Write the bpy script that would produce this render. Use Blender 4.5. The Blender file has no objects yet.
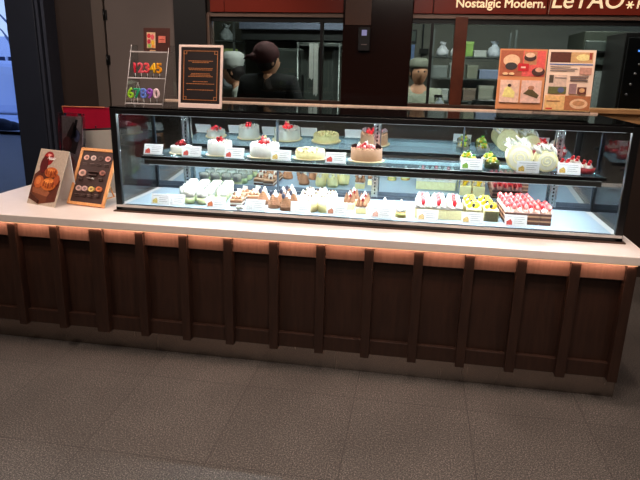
import bpy, bmesh, math, random
from mathutils import Vector, Matrix, Euler
random.seed(7)
PI = math.pi
S = bpy.context.scene
C = S.collection

# ---------------------------------------------------------------- camera
cam = bpy.data.cameras.new('camera'); cam.sensor_width = 36; cam.lens = 580.98 * 36 / 640
cam.clip_start = .05; cam.clip_end = 200
co = bpy.data.objects.new('camera', cam); C.objects.link(co)
p_, y_, r_ = math.radians(16.2707), math.radians(-9.1395), math.radians(1.3591)
fw = Vector((math.sin(y_)*math.cos(p_), math.cos(y_)*math.cos(p_), -math.sin(p_)))
rt = Vector((math.cos(y_), -math.sin(y_), 0)); up = rt.cross(fw)
rt2 = rt*math.cos(r_) + up*math.sin(r_); up2 = up*math.cos(r_) - rt*math.sin(r_)
M = Matrix((rt2, up2, -fw)).transposed().to_4x4(); M.translation = Vector((1.5707, -2.6568, 1.5))
co.matrix_world = M
S.camera = co

# ---------------------------------------------------------------- colour management, world
S.view_settings.view_transform = 'Standard'; S.view_settings.look = 'None'
S.view_settings.exposure = 0.0; S.view_settings.gamma = 1.0
S.view_settings.use_curve_mapping = False
S.cycles.use_denoising = True
S.cycles.max_bounces = 10; S.cycles.transparent_max_bounces = 24; S.cycles.glossy_bounces = 6
S.cycles.sample_clamp_indirect = 6
S.cycles.caustics_reflective = False; S.cycles.caustics_refractive = False
W = bpy.data.worlds.new('dusk_sky'); S.world = W; W.use_nodes = True
nt = W.node_tree; bgn = nt.nodes['Background']
tc = nt.nodes.new('ShaderNodeTexCoord'); sx = nt.nodes.new('ShaderNodeSeparateXYZ')
rp = nt.nodes.new('ShaderNodeValToRGB')
rp.color_ramp.elements[0].position = .0; rp.color_ramp.elements[0].color = (.50, .66, 1, 1)
rp.color_ramp.elements[1].position = .6; rp.color_ramp.elements[1].color = (.16, .28, .75, 1)
nt.links.new(tc.outputs['Generated'], sx.inputs[0]); nt.links.new(sx.outputs['Z'], rp.inputs[0])
nt.links.new(rp.outputs[0], bgn.inputs[0]); bgn.inputs[1].default_value = 1.3

def light(kind, name, loc, power, color, rot=(0, 0, 0), size=.1, size_y=None, spot=None, blend=.6):
    l = bpy.data.lights.new(name, kind); l.energy = power; l.color = color
    if kind == 'AREA':
        l.shape = 'RECTANGLE' if size_y else 'DISK'; l.size = size
        if size_y: l.size_y = size_y
    else: l.shadow_soft_size = size
    if spot: l.spot_size = math.radians(spot); l.spot_blend = blend
    o = bpy.data.objects.new(name, l); C.objects.link(o); o.location = loc; o.rotation_euler = rot
    return o
WARM = (1, .86, .74); WARM2 = (1, .60, .36); COOL = (.86, .95, 1)
# warm downlights in the shop ceiling
for x, y, pw in ((-.4, -1.1, 84), (1.5, -1.3, 94), (3.1, -1.1, 84), (.5, -3.2, 80), (2.7, -3.2, 80)):
    light('SPOT', 'ceiling_downlight', (x, y, 2.86), pw, WARM, size=.05, spot=105, blend=.9)
# spots on the sign wall and the counter top
for x in (.2, 2.0, 2.9): light('SPOT', 'ceiling_spotlight', (x, .9, 2.86), 45, (1, .80, .66), rot=(math.radians(24), 0, 0), size=.04, spot=80, blend=.8)
# accent spots in the shop ceiling on the menus and the counter top
for x, pw in ((-.45, 46), (.45, 75), (1.30, 66), (2.2, 85)): light('SPOT', 'ceiling_spotlight', (x, -.75, 2.86), pw, (1, .80, .68), rot=(math.radians(34), 0, 0), size=.03, spot=46, blend=.7)
# unseen soft area lights added as ambient fill for the shop
for x, y, pw in ((-1.3, .2, 31), (1.6, -.2, 30), (1.2, -3.0, 30)): light('AREA', 'ambient_fill_light', (x, y, 2.87), pw, (1, .86, .76), size=1.2, size_y=.6)
# kitchen ceiling lamps
for x, y, pw in ((.3, 2.5, 18), (1.6, 2.5, 32), (2.9, 2.4, 34)): light('AREA', 'kitchen_ceiling_lamp', (x, y, 2.5), pw, (.97, 1, .95), size=.9, size_y=.25)
# under-counter LED strip
light('AREA', 'counter_led_strip', (.86, -.0255, .7005), 5, (1, .64, .48), rot=(math.radians(35), 0, 0), size=3.4, size_y=.006)
# showcase LED bars: top front and under the shelf
light('AREA', 'showcase_top_led', (1.28, .221, 1.2575), 10.5, COOL, rot=(math.radians(35), 0, 0), size=2.4, size_y=.010)
light('AREA', 'showcase_rear_led', (1.28, .600, 1.2575), 50, COOL, rot=(math.radians(-42), 0, 0), size=2.4, size_y=.010)
light('AREA', 'showcase_shelf_led', (1.30, .230, 1.0003), 23, COOL, rot=(math.radians(16), 0, 0), size=2.24, size_y=.010)
light('AREA', 'showcase_shelf_rear_led', (1.30, .545, 1.020), 32, COOL, rot=(math.radians(-25), 0, 0), size=2.24, size_y=.010)

# ---------------------------------------------------------------- materials
def node_mat(name):
    m = bpy.data.materials.new(name); m.use_nodes = True
    return m, m.node_tree, m.node_tree.nodes['Principled BSDF']
def lin(c):
    return tuple(((v/255)/12.92 if v/255 <= .04045 else ((v/255+.055)/1.055)**2.4) for v in c)
_mc = {}
def mat(name, col, rough=.5, metal=0, spec=.5, emit=0, var=.12, scale=30, bump=0, trans=0, sss=0, ecol=None):
    """sRGB 0-255 colour with a little procedural variation"""
    if name in _mc: return _mc[name]
    m, t, b = node_mat(name); c = lin(col)
    n = t.nodes.new('ShaderNodeTexNoise'); n.inputs['Scale'].default_value = scale; n.inputs['Detail'].default_value = 3
    co_ = t.nodes.new('ShaderNodeTexCoord'); t.links.new(co_.outputs['Object'], n.inputs['Vector'])
    r = t.nodes.new('ShaderNodeValToRGB')
    r.color_ramp.elements[0].position = .3; r.color_ramp.elements[1].position = .7
    r.color_ramp.elements[0].color = tuple(v*(1-var) for v in c)+(1,); r.color_ramp.elements[1].color = tuple(min(1, v*(1+var)) for v in c)+(1,)
    t.links.new(n.outputs['Fac'], r.inputs[0]); t.links.new(r.outputs[0], b.inputs['Base Color'])
    b.inputs['Roughness'].default_value = rough; b.inputs['Metallic'].default_value = metal
    b.inputs['Specular IOR Level'].default_value = spec
    if trans: b.inputs['Transmission Weight'].default_value = trans
    if sss:
        b.inputs['Subsurface Weight'].default_value = sss; b.inputs['Subsurface Radius'].default_value = (.01, .008, .006)
    if emit:
        b.inputs['Emission Color'].default_value = lin(ecol or col)+(1,); b.inputs['Emission Strength'].default_value = emit
    if bump:
        bp = t.nodes.new('ShaderNodeBump'); bp.inputs['Strength'].default_value = bump; bp.inputs['Distance'].default_value = .002
        t.links.new(n.outputs['Fac'], bp.inputs['Height']); t.links.new(bp.outputs[0], b.inputs['Normal'])
    _mc[name] = m; return m
def glass(name, tint=(1, 1, 1), ior=1.45, gain=1.0, rough=0.0, base=0.0):
    m = bpy.data.materials.new(name); m.use_nodes = True; t = m.node_tree
    t.nodes.remove(t.nodes['Principled BSDF']); out = t.nodes['Material Output']
    tr = t.nodes.new('ShaderNodeBsdfTransparent'); tr.inputs[0].default_value = tint+(1,)
    gl = t.nodes.new('ShaderNodeBsdfGlossy'); gl.inputs['Roughness'].default_value = rough
    fr = t.nodes.new('ShaderNodeFresnel'); fr.inputs[0].default_value = ior
    ml = t.nodes.new('ShaderNodeMath'); ml.operation = 'MULTIPLY_ADD'; ml.inputs[1].default_value = gain; ml.inputs[2].default_value = base; ml.use_clamp = True
    mx = t.nodes.new('ShaderNodeMixShader')
    t.links.new(fr.outputs[0], ml.inputs[0]); t.links.new(ml.outputs[0], mx.inputs[0]); t.links.new(tr.outputs[0], mx.inputs[1])
    t.links.new(gl.outputs[0], mx.inputs[2]); t.links.new(mx.outputs[0], out.inputs[0])
    return m
def floor_material():
    m, t, b = node_mat('speckled_granite_tiles')
    co_ = t.nodes.new('ShaderNodeTexCoord')
    n = t.nodes.new('ShaderNodeTexNoise'); n.inputs['Scale'].default_value = 165; n.inputs['Detail'].default_value = 4; n.inputs['Roughness'].default_value = .8
    t.links.new(co_.outputs['Object'], n.inputs['Vector'])
    r = t.nodes.new('ShaderNodeValToRGB')
    r.color_ramp.elements[0].position = .40; r.color_ramp.elements[0].color = lin((44, 40, 38))+(1,)
    r.color_ramp.elements[1].position = .66; r.color_ramp.elements[1].color = lin((176, 163, 155))+(1,)
    e = r.color_ramp.elements.new(.52); e.color = lin((84, 77, 73))+(1,)
    t.links.new(n.outputs['Fac'], r.inputs[0])
    big = t.nodes.new('ShaderNodeTexNoise'); big.inputs['Scale'].default_value = 2.2; big.inputs['Detail'].default_value = 3
    t.links.new(co_.outputs['Object'], big.inputs['Vector'])
    r2 = t.nodes.new('ShaderNodeMapRange'); r2.inputs['From Min'].default_value = .3; r2.inputs['From Max'].default_value = .7; r2.inputs['To Min'].default_value = .82; r2.inputs['To Max'].default_value = 1.12
    t.links.new(big.outputs['Fac'], r2.inputs['Value'])
    mp = t.nodes.new('ShaderNodeMapping'); mp.inputs['Location'].default_value = (-1.36, .2, 0)
    t.links.new(co_.outputs['Object'], mp.inputs['Vector'])
    br = t.nodes.new('ShaderNodeTexBrick'); br.offset = 0; br.inputs['Scale'].default_value = 1
    br.inputs['Brick Width'].default_value = .527; br.inputs['Row Height'].default_value = .6; br.inputs['Mortar Size'].default_value = .0028
    br.inputs['Color1'].default_value = (1, 1, 1, 1); br.inputs['Color2'].default_value = (.88, .88, .88, 1); br.inputs['Mortar'].default_value = (.55, .55, .55, 1)
    t.links.new(mp.outputs[0], br.inputs['Vector'])
    m1 = t.nodes.new('ShaderNodeMix'); m1.data_type = 'RGBA'; m1.blend_type = 'MULTIPLY'; m1.inputs[0].default_value = 1
    t.links.new(r.outputs[0], m1.inputs[6]); t.links.new(br.outputs['Color'], m1.inputs[7])
    m2 = t.nodes.new('ShaderNodeMix'); m2.data_type = 'RGBA'; m2.blend_type = 'MULTIPLY'; m2.inputs[0].default_value = 1
    t.links.new(m1.outputs[2], m2.inputs[6]); t.links.new(r2.outputs[0], m2.inputs[7])
    t.links.new(m2.outputs[2], b.inputs['Base Color']); b.inputs['Roughness'].default_value = .42
    return m
def wood_material(name, c0, c1, rough=.45, sc=(3, 40, 3), spec=.4):
    m, t, b = node_mat(name); co_ = t.nodes.new('ShaderNodeTexCoord'); mp = t.nodes.new('ShaderNodeMapping'); mp.inputs['Scale'].default_value = sc
    n = t.nodes.new('ShaderNodeTexNoise'); n.inputs['Scale'].default_value = 3; n.inputs['Detail'].default_value = 6
    t.links.new(co_.outputs['Object'], mp.inputs[0]); t.links.new(mp.outputs[0], n.inputs['Vector'])
    r = t.nodes.new('ShaderNodeValToRGB'); r.color_ramp.elements[0].position = .35; r.color_ramp.elements[1].position = .68
    r.color_ramp.elements[0].color = lin(c0)+(1,); r.color_ramp.elements[1].color = lin(c1)+(1,)
    t.links.new(n.outputs['Fac'], r.inputs[0]); t.links.new(r.outputs[0], b.inputs['Base Color'])
    b.inputs['Roughness'].default_value = rough; b.inputs['Specular IOR Level'].default_value = spec
    return m
def steel_material():
    m, t, b = node_mat('brushed_steel'); co_ = t.nodes.new('ShaderNodeTexCoord'); mp = t.nodes.new('ShaderNodeMapping'); mp.inputs['Scale'].default_value = (25, 1, 1)
    n = t.nodes.new('ShaderNodeTexNoise'); n.inputs['Scale'].default_value = 3; n.inputs['Detail'].default_value = 4
    t.links.new(co_.outputs['Object'], mp.inputs[0]); t.links.new(mp.outputs[0], n.inputs['Vector'])
    r = t.nodes.new('ShaderNodeMapRange'); r.inputs['To Min'].default_value = .12; r.inputs['To Max'].default_value = .34
    t.links.new(n.outputs['Fac'], r.inputs['Value']); t.links.new(r.outputs[0], b.inputs['Roughness'])
    b.inputs['Metallic'].default_value = 1; b.inputs['Base Color'].default_value = lin((160, 148, 140))+(1,)
    return m
FLOOR = floor_material(); STEEL = steel_material()
DARKWOOD = wood_material('dark_walnut_laminate', (46, 28, 21), (56, 35, 26), .42, (18, 18, 2.5))
SILLWOOD = wood_material('honey_oak', (176, 128, 84), (206, 158, 110), .4, (2, 30, 30))
SOLID = mat('white_solid_surface', (244, 228, 220), .28, var=.02)
BLACK = mat('black_satin_metal', (14, 13, 14), .35, var=.1)
BLACKGLOSS = mat('black_glossy_glass', (12, 12, 13), .06, var=.1, spec=.6)
SILVER = mat('silver_trim', (196, 190, 186), .45, metal=.2, var=.05)
WHITE = mat('white_laminate_deck', (146, 160, 172), .4, var=.02)
GLASS = glass('clear_float_glass', (.97, .985, .98), 1.33, 1.0)
ENDGLASS = glass('clear_end_glass', (.93, .95, .95), 1.5, .8, base=.10)
SHELFGLASS = glass('blue_green_shelf_glass', (.62, .80, .84), 1.45, .8, base=.05)
FROST = bpy.data.materials.new('frosted_shelf_glass'); FROST.use_nodes = True
_t = FROST.node_tree; _b = _t.nodes['Principled BSDF']; _b.inputs['Base Color'].default_value = lin((112, 126, 132))+(1,); _b.inputs['Roughness'].default_value = .08
_tr = _t.nodes.new('ShaderNodeBsdfTransparent'); _tr.inputs[0].default_value = (.7, .85, .88, 1); _mx = _t.nodes.new('ShaderNodeMixShader'); _mx.inputs[0].default_value = .3
_t.links.new(_tr.outputs[0], _mx.inputs[1]); _t.links.new(_b.outputs[0], _mx.inputs[2]); _t.links.new(_mx.outputs[0], _t.nodes['Material Output'].inputs[0])
WINGLASS = glass('kitchen_window_glass', (.72, .76, .74), 1.45, .8)
ACRYL = glass('clear_acrylic', (.90, .90, .91), 1.4, .9, rough=.15, base=.07)
MIRROR = mat('silvered_mirror', (224, 230, 232), .015, metal=1, var=.01)
PAPER = mat('white_paper', (244, 240, 238), .6, var=.02)
LED = mat('warm_led_diffuser', (255, 190, 140), .5, emit=1.0, var=.01)
LEDW = mat('white_led_diffuser', (240, 250, 255), .5, emit=.6, var=.01)

# ---------------------------------------------------------------- mesh helpers
class MB:
    def __init__(s): s.b = bmesh.new()
    def _tag(s, faces, mi):
        for f in faces: f.material_index = mi
    def box(s, x0, x1, y0, y1, z0, z1, mi=0, mtx=None):
        vs = [s.b.verts.new((x, y, z)) for x in (x0, x1) for y in (y0, y1) for z in (z0, z1)]
        idx = [(0, 1, 3, 2), (4, 6, 7, 5), (0, 4, 5, 1), (2, 3, 7, 6), (0, 2, 6, 4), (1, 5, 7, 3)]
        s._tag([s.b.faces.new([vs[i] for i in f]) for f in idx], mi)
        if mtx: bmesh.ops.transform(s.b, matrix=mtx, verts=vs)
        return vs
    def lathe(s, prof, seg=20, c=(0, 0, 0), mi=0, mtx=None, wob=0, ph=0):
        rings = []; allv = []
        for r, z in prof:
            if r < 1e-5:
                v = [s.b.verts.new((c[0], c[1], c[2]+z))]
            else:
                v = [s.b.verts.new((c[0]+r*(1+wob*math.sin(5*a+ph+z*90))*math.cos(a), c[1]+r*(1+wob*math.sin(5*a+ph+z*90))*math.sin(a), c[2]+z)) for a in (2*PI*k/seg for k in range(seg))]
            rings.append(v); allv += v
        for A, B in zip(rings, rings[1:]):
            if len(A) == 1 and len(B) == 1: continue
            for k in range(seg):
                k2 = (k+1) % seg
                if len(A) == 1: f = s.b.faces.new((A[0], B[k2], B[k]))
                elif len(B) == 1: f = s.b.faces.new((A[k], A[k2], B[0]))
                else: f = s.b.faces.new((A[k], A[k2], B[k2], B[k]))
                f.material_index = mi; f.smooth = True
        for R_, flip in ((rings[0], True), (rings[-1], False)):
            if len(R_) > 1:
                f = s.b.faces.new(R_[::-1] if flip else R_); f.material_index = mi
        if mtx: bmesh.ops.transform(s.b, matrix=mtx, verts=allv)
        return allv
    def sphere(s, c, r, mi=0, seg=10, sc=(1, 1, 1)):
        n = max(4, seg//2)
        prof = [(0 if k in (0, n) else r*math.sin(PI*k/n), -r*math.cos(PI*k/n)) for k in range(n+1)]
        vs = s.lathe(prof, seg, (0, 0, 0), mi)
        for v in vs: v.co = Vector((v.co.x*sc[0]+c[0], v.co.y*sc[1]+c[1], v.co.z*sc[2]+c[2]))
        return vs
    def tube(s, pts, r, seg=8, mi=0):
        pts = [Vector(p) for p in pts]; rings = []
        for i, p in enumerate(pts):
            d = (pts[min(i+1, len(pts)-1)]-pts[max(i-1, 0)]).normalized()
            a = d.orthogonal().normalized(); b_ = d.cross(a)
            if rings:
                a = (pa - d*pa.dot(d)).normalized(); b_ = d.cross(a)
            pa = a
            rr = r[i] if isinstance(r, (list, tuple)) else r
            rings.append([s.b.verts.new(p+(a*math.cos(2*PI*k/seg)+b_*math.sin(2*PI*k/seg))*rr) for k in range(seg)])
        for A, B in zip(rings, rings[1:]):
            for k in range(seg):
                f = s.b.faces.new((A[k], A[(k+1) % seg], B[(k+1) % seg], B[k])); f.smooth = True; f.material_index = mi
        for R_, fl in ((rings[0], 1), (rings[-1], 0)):
            f = s.b.faces.new(R_[::-1] if fl else R_); f.material_index = mi
    def prism(s, pts, y0, y1, mi=0):
        """polygon in xz (counter-clockwise seen from -y) extruded along y"""
        A = [s.b.verts.new((x, y0, z)) for x, z in pts]; B = [s.b.verts.new((x, y1, z)) for x, z in pts]
        n = len(pts); fs = [s.b.faces.new(A), s.b.faces.new(B[::-1])]
        for k in range(n): fs.append(s.b.faces.new((A[k], B[k], B[(k+1) % n], A[(k+1) % n])))
        s._tag(fs, mi); return A+B
    def tprism(s, pts, z0, z1, mi=0):
        """polygon in xy extruded up"""
        A = [s.b.verts.new((x, y, z0)) for x, y in pts]; B = [s.b.verts.new((x, y, z1)) for x, y in pts]
        n = len(pts); fs = [s.b.faces.new(A[::-1]), s.b.faces.new(B)]
        for k in range(n): fs.append(s.b.faces.new((A[k], A[(k+1) % n], B[(k+1) % n], B[k])))
        s._tag(fs, mi); return A+B
    def text(s, body, x, z, y, size, mi=0, depth=.002, shear=0, spacing=1, bold=0, mtx=None):
        c = bpy.data.curves.new('lettering', 'FONT'); c.body = body; c.size = size; c.extrude = depth; c.shear = shear
        c.space_character = spacing; c.bevel_depth = bold; c.bevel_resolution = 0
        o = bpy.data.objects.new('lettering', c); C.objects.link(o)
        dg = bpy.context.evaluated_depsgraph_get(); me = bpy.data.meshes.new_from_object(o.evaluated_get(dg))
        me.transform(Matrix.Translation((x, y, z)) @ Matrix.Rotation(PI/2, 4, 'X'))
        if mtx: me.transform(mtx)
        for p in me.polygons: p.material_index = mi
        n0 = len(s.b.faces); s.b.from_mesh(me); s.b.faces.ensure_lookup_table()
        for f in s.b.faces[n0:]: f.material_index = mi
        bpy.data.objects.remove(o); bpy.data.meshes.remove(me)
    def build(s, name, mats, parent=None, loc=(0, 0, 0), rot=(0, 0, 0), bevel=0, recalc=True):
        if recalc: bmesh.ops.recalc_face_normals(s.b, faces=s.b.faces[:])
        me = bpy.data.meshes.new(name); s.b.to_mesh(me); s.b.free()
        for m in (mats if isinstance(mats, (list, tuple)) else [mats]): me.materials.append(m)
        o = bpy.data.objects.new(name, me); C.objects.link(o); o.parent = parent; o.location = loc; o.rotation_euler = rot
        if bevel:
            md = o.modifiers.new('bevel', 'BEVEL'); md.width = bevel; md.segments = 2; md.limit_method = 'ANGLE'
        return o
def boxo(name, b, m, parent=None, bevel=0):
    mb = MB(); mb.box(*b); return mb.build(name, m, parent, bevel=bevel)
def tag(o, label, cat, group=None, kind=None):
    if label: o['label'] = label
    if cat: o['category'] = cat
    if group: o['group'] = group
    if kind: o['kind'] = kind
    return o
def thing(name, label, cat, loc=(0, 0, 0), rot=(0, 0, 0), group=None):
    o = bpy.data.objects.new(name, None); o.empty_display_size = .05; C.objects.link(o)
    o.location = loc; o.rotation_euler = rot
    return tag(o, label, cat, group)
def struct(o): o['kind'] = 'structure'; return o
def dup(o, loc=None, rot=None, label=None, parent=None):
    c = o.copy(); C.objects.link(c)
    if parent: c.parent = parent
    if loc is not None: c.location = loc
    if rot is not None: c.rotation_euler = rot
    if label: c['label'] = label
    for ch in list(o.children): dup(ch, parent=c)
    return c

# ================================================================= STRUCTURE
struct(boxo('floor', (-12, 6, -6, 9.0, -.05, 0), FLOOR))
WALLG = mat('greige_wall_paint', (118, 104, 98), .6, var=.04, scale=4)
DARKW = mat('dark_brown_wall_panel', (58, 44, 38), .5, var=.06, scale=5)
BROWNP = mat('brown_side_panel', (74, 58, 50), .5, var=.06, scale=5)
NAVY = mat('navy_metal_column', (42, 46, 58), .4, var=.05, scale=6)
CEIL = mat('ceiling_paint', (150, 140, 130), .8, var=.03, scale=3)
struct(boxo('ceiling', (-12, 6, -6, 9.0, 2.9, 2.95), CEIL))
struct(boxo('wall_front', (-12, 6, -6.1, -6, 0, 2.9), DARKW))
struct(boxo('wall_right', (5.0, 5.1, -6, 2, 0, 2.9), DARKW))
struct(boxo('wall_left', (-12.1, -12, -6, 9, 0, 2.9), WALLG))
# back wall in the plane Y = 2
struct(boxo('wall_back_lower', (-.113, 5.0, 2.0, 2.08, 0, 1.255), DARKW))
struct(boxo('wall_back_upper', (-.113, 5.0, 2.0, 2.08, 1.905, 2.9), DARKW))
struct(boxo('wall_back_right', (3.6, 5.0, 2.0, 2.08, 1.255, 1.905), BLACK))
struct(boxo('wall_back_left', (-.375, -.113, 1.95, 2.08, 0, 2.9), mat('black_wall_panel', (14, 12, 13), .5)))
o = struct(boxo('trim_1', (-1.08, -.98, 1.97, 2.08, 0, 2.9), mat('door_frame_paint', (104, 90, 82), .5, var=.03, scale=5)))
o = struct(boxo('wall_back_side', (-1.425, -1.08, 1.99, 2.08, 0, 2.9), DARKW))
o = struct(boxo('trim_2', (-1.52, -1.425, 1.96, 2.08, 0, 2.9), BROWNP, bevel=.004))
# greige door with hinges
d = struct(boxo('door_1', (-.972, -.377, 1.985, 2.03, .01, 2.88), WALLG, bevel=.003))
for z in (1.50, 1.845):
    mb = MB(); mb.lathe([(.009, 0), (.009, .085)], 10, (-.978, 1.975, z)); mb.box(-.972, -.955, 1.978, 1.984, z+.005, z+.08)
    mb.build('hinge', BLACK, d)
# navy column with metal strips
struct(boxo('trim_3', (-1.725, -1.475, 1.80, 2.15, 0, 2.9), NAVY, bevel=.006))
mb = MB(); mb.box(-1.474, -1.450, 1.82, 2.10, 0, 2.9); mb.box(-1.438, -1.412, 1.84, 2.10, 0, 2.9); mb.box(-1.45, -1.438, 1.90, 2.10, 0, 2.9)
struct(mb.build('trim_4', mat('anodised_blue_grey_metal', (88, 92, 108), .4, metal=.6, var=.04)))
struct(boxo('wall_side', (-1.72, -1.66, 2.15, 9.0, 0, 2.9), NAVY))
# outer window wall (facade) with the snowy street beyond
w1 = tag(bpy.data.objects.new('window_1', None), None, None, kind='structure'); C.objects.link(w1); w1.location = (-7, 9.0, 0)
mb = MB()
for x in (-5, -2.2, .6, 3.4, 5.1): mb.box(x, x+.07, -.04, .04, 0, 2.9)
mb.box(-5, 5.17, -.04, .04, 0, .06); mb.box(-5, 5.17, -.04, .04, 2.8, 2.9)
mb.build('window_frame', NAVY, w1)
mb = MB(); mb.box(-5, 5.1, -.004, .004, .06, 2.8); mb.build('window_pane', glass('facade_glass', (.95, .97, 1), 1.4), w1)
SNOW = mat('fresh_snow', (232, 238, 250), .8, var=.05, scale=1.2, bump=.4)
o = boxo('snowy_ground', (-60, 30, 9.1, 60, -.12, -.02), SNOW); struct(o); o.name = 'ground'
# building across the street
h = thing('building', 'distant dark building with a snow covered roof seen through the window', 'building', (-22.5, 30, -.02))
h.scale = (2, 2, 1.7)
boxo('wall', (-5, 3.4, 0, 5, 0, 1.1), mat('slate_blue_cladding', (54, 66, 92), .8, var=.1), h)
mb = MB(); mb.prism([(-5.3, 1.1), (3.7, 1.1), (3.2, 1.75), (-4.8, 1.75)], -.4, 5.4); mb.build('roof', SNOW, h)
for k in range(9):
    mb = MB(); mb.lathe([(0, -.32-.1*(k % 3)), (.05, 0)], 6, (2.9-.35*k, -.36, 1.1)); mb.build('icicle', SNOW, h)
mb = MB(); mb.prism([(-9, 0), (9, 0), (7, 1.0), (3, 1.45), (-1, 1.60), (-5, 1.3), (-8, .8)], 0, 5)
tag(mb.build('snow_bank', SNOW, loc=(-12.5, 13.5, -.02), bevel=.3), 'long white bank of snow outside the window at the far left', 'snow bank')
t = thing('street_tree', 'thin bare snow dusted tree outside the window', 'tree', (-9.6, 12.6, -.02))
mb = MB(); mb.tube([(0, 0, 0), (.05, 0, 1.3), (-.05, 0, 2.4), (.03, 0, 3.6)], [.09, .07, .05, .02]); mb.build('trunk', mat('frosted_bark', (150, 160, 180), .9), t)
for k in range(8):
    a = k*2.3; z = 1.5+.25*k
    mb = MB(); mb.tube([(0, 0, z), (.4*math.cos(a), .3*math.sin(a), z+.35), (.75*math.cos(a), .5*math.sin(a), z+.5)], [.035, .02, .008], 6); mb.build('branch', mat('frosted_bark', (150, 160, 180), .9), t)
mb = MB(); mb.sphere((0, 0, .10), .30, sc=(1.2, .7, .6), seg=16); mb.sphere((.2, .1, .08), .22, sc=(1.2, .8, .6), seg=14)
tag(mb.build('boulder', mat('dark_wet_stone', (20, 24, 34), .7), loc=(-8.1, 9.75, -.02)), 'dark rounded boulder on the snow outside the window', 'boulder')

# ---- kitchen room behind the window wall
KW = mat('kitchen_wall_tile', (112, 112, 102), .5, var=.06, scale=6)
struct(boxo('wall_kitchen_back', (-1.0, 5.0, 4.3, 4.38, 0, 2.7), KW))
struct(boxo('wall_kitchen_left', (-1.08, -1.0, 2.08, 4.38, 0, 2.7), KW))
struct(boxo('ceiling_kitchen', (-1.08, 5.0, 2.08, 4.38, 2.6, 2.66), CEIL))
# ---- kitchen window: frame, mullions, sill and panes
w2 = struct(bpy.data.objects.new('window_2', None)); C.objects.link(w2); w2.location = (0, 2.0, 0)
JAMB = mat('window_jamb_metal', (126, 104, 94), .4, metal=.5, var=.05)
mb = MB(); mb.box(-.125, -.092, -.03, .08, 1.255, 1.905); mb.box(-.125, 3.6, -.018, .0, 1.885, 1.915, 0)
mb.build('window_frame', JAMB, w2, bevel=.002)
boxo('head_rail', (-.09, 3.6, .0, .06, 1.852, 1.886), BLACK, w2)
for x0, x1 in ((.785, .807), (1.618, 1.640)): boxo('mullion', (x0, x1, -.005, .05, 1.27, 1.855), BLACK, w2)
for x0, x1 in ((1.792, 1.882),): boxo('mullion', (x0, x1, -.02, .055, 1.27, 1.90), wood_material('red_brown_post', (84, 38, 22), (104, 50, 30), .4), w2, bevel=.003)
boxo('window_sill', (-.092, 2.78, -.02, .10, 1.250, 1.272), wood_material('dark_sill_wood', (58, 38, 28), (76, 50, 36), .5), w2, bevel=.003)
boxo('window_sill', (2.782, 3.6, -.06, .12, 1.245, 1.277), SILLWOOD, w2, bevel=.004)
mb = MB(); mb.box(-.09, 3.6, .03, .036, 1.27, 1.86); mb.build('window_pane', WINGLASS, w2)
mb = MB(); mb.box(2.782, 5.0, -.03, -.001, 1.175, 1.245); mb.build('wall_panelling', SILLWOOD, w2)
# big dark pillar in the window wall
PILL = mat('dark_glossy_brown_pillar', (34, 16, 12), .16, var=.06, scale=3, spec=.6)
pil = struct(boxo('trim_5', (.968, 1.482, 1.925, 2.09, 0, 2.9), PILL, bevel=.004))
mb = MB(); mb.box(.985, 1.178, 1.918, 1.924, 1.83, 2.2); mb.build('inset_panel', mat('inset_brown_panel', (84, 50, 34), .4, var=.05), pil, bevel=.001)
# sign band
SIGNM = mat('deep_red_sign_panel', (124, 44, 32), .25, var=.08, scale=3)
sg = thing('shop_sign', 'long dark red sign band with cream lettering above the kitchen window', 'sign', (0, 1.985, 0))
for x0, x1 in ((-.08, .032), (.036, .966), (1.484, 1.622), (1.628, 2.418), (2.424, 4.2)):
    boxo('sign_panel', (x0, x1, -.02, .012, 1.918, 2.30), SIGNM, sg, bevel=.002)
CREAM = mat('cream_sign_lettering', (255, 226, 182), .5, emit=.55, var=.02)
mb = MB(); mb.text('Nostalgic Modern.', 1.782, 1.962, -.026, .0835, depth=.003, shear=0, bold=.0016, spacing=1.0); o1 = mb.build('lettering', CREAM, sg)
mb = MB(); mb.text('LeTAO', 2.437, 1.962, -.026, .160, depth=.003, bold=.001, shear=.14, spacing=.98); o2 = mb.build('lettering', CREAM, sg)
mb = MB()
for k in range(6):
    a = PI/2+k*PI/3; mb.box(-.004, .004, -.003, .003, 0, .026, 0, Matrix.Translation((2.965, -.025, 1.985)) @ Matrix.Rotation(a, 4, 'Y'))
mb.build('asterisk', CREAM, sg)
mb = MB(); mb.text('H', 3.005, 1.962, -.026, .085, depth=.004, shear=.1, bold=.001); mb.build('lettering', CREAM, sg)
mb = MB(); mb.tube([(2.445, -.035, 2.3), (2.44, -.034, 2.05), (2.43, -.03, 1.92)], .0022, 6); mb.build('thread', mat('pale_cord', (230, 210, 190), .6), sg)

# ================================================================= DISPLAY COUNTER
ct = thing('display_counter', 'long dark brown panelled counter with a white top and warm lit edge', 'counter')
mb = MB(); mb.box(-.88, 2.62, -.04, .95, .707, .747); mb.build('countertop', SOLID, ct, bevel=.004)
mb = MB(); mb.box(-.85, 2.575, .030, .93, .12, .706); mb.build('panel_board', DARKWOOD, ct)
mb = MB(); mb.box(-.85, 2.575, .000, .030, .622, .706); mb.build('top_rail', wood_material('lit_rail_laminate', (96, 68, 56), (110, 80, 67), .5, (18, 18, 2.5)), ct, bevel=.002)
mb = MB(); mb.box(-.85, 2.575, .004, .030, .13, .206); mb.build('bottom_rail', DARKWOOD, ct, bevel=.002)
for i in range(14):
    x = -.482+.2333*i if i >= 2 else (-.495, -.255)[i]
    w = .022
    if i == 2: boxo('batten', (x-.040, x+.032, -.023, .030, .122, .7065), DARKWOOD, ct, bevel=.002)
    elif i == 13: boxo('batten', (x-.02, x+.024, -.023, .030, .122, .7065), DARKWOOD, ct, bevel=.002)
    else: boxo('batten', (x-w, x+w, -.023, .030, .122, .7065), DARKWOOD, ct, bevel=.002)
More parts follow.
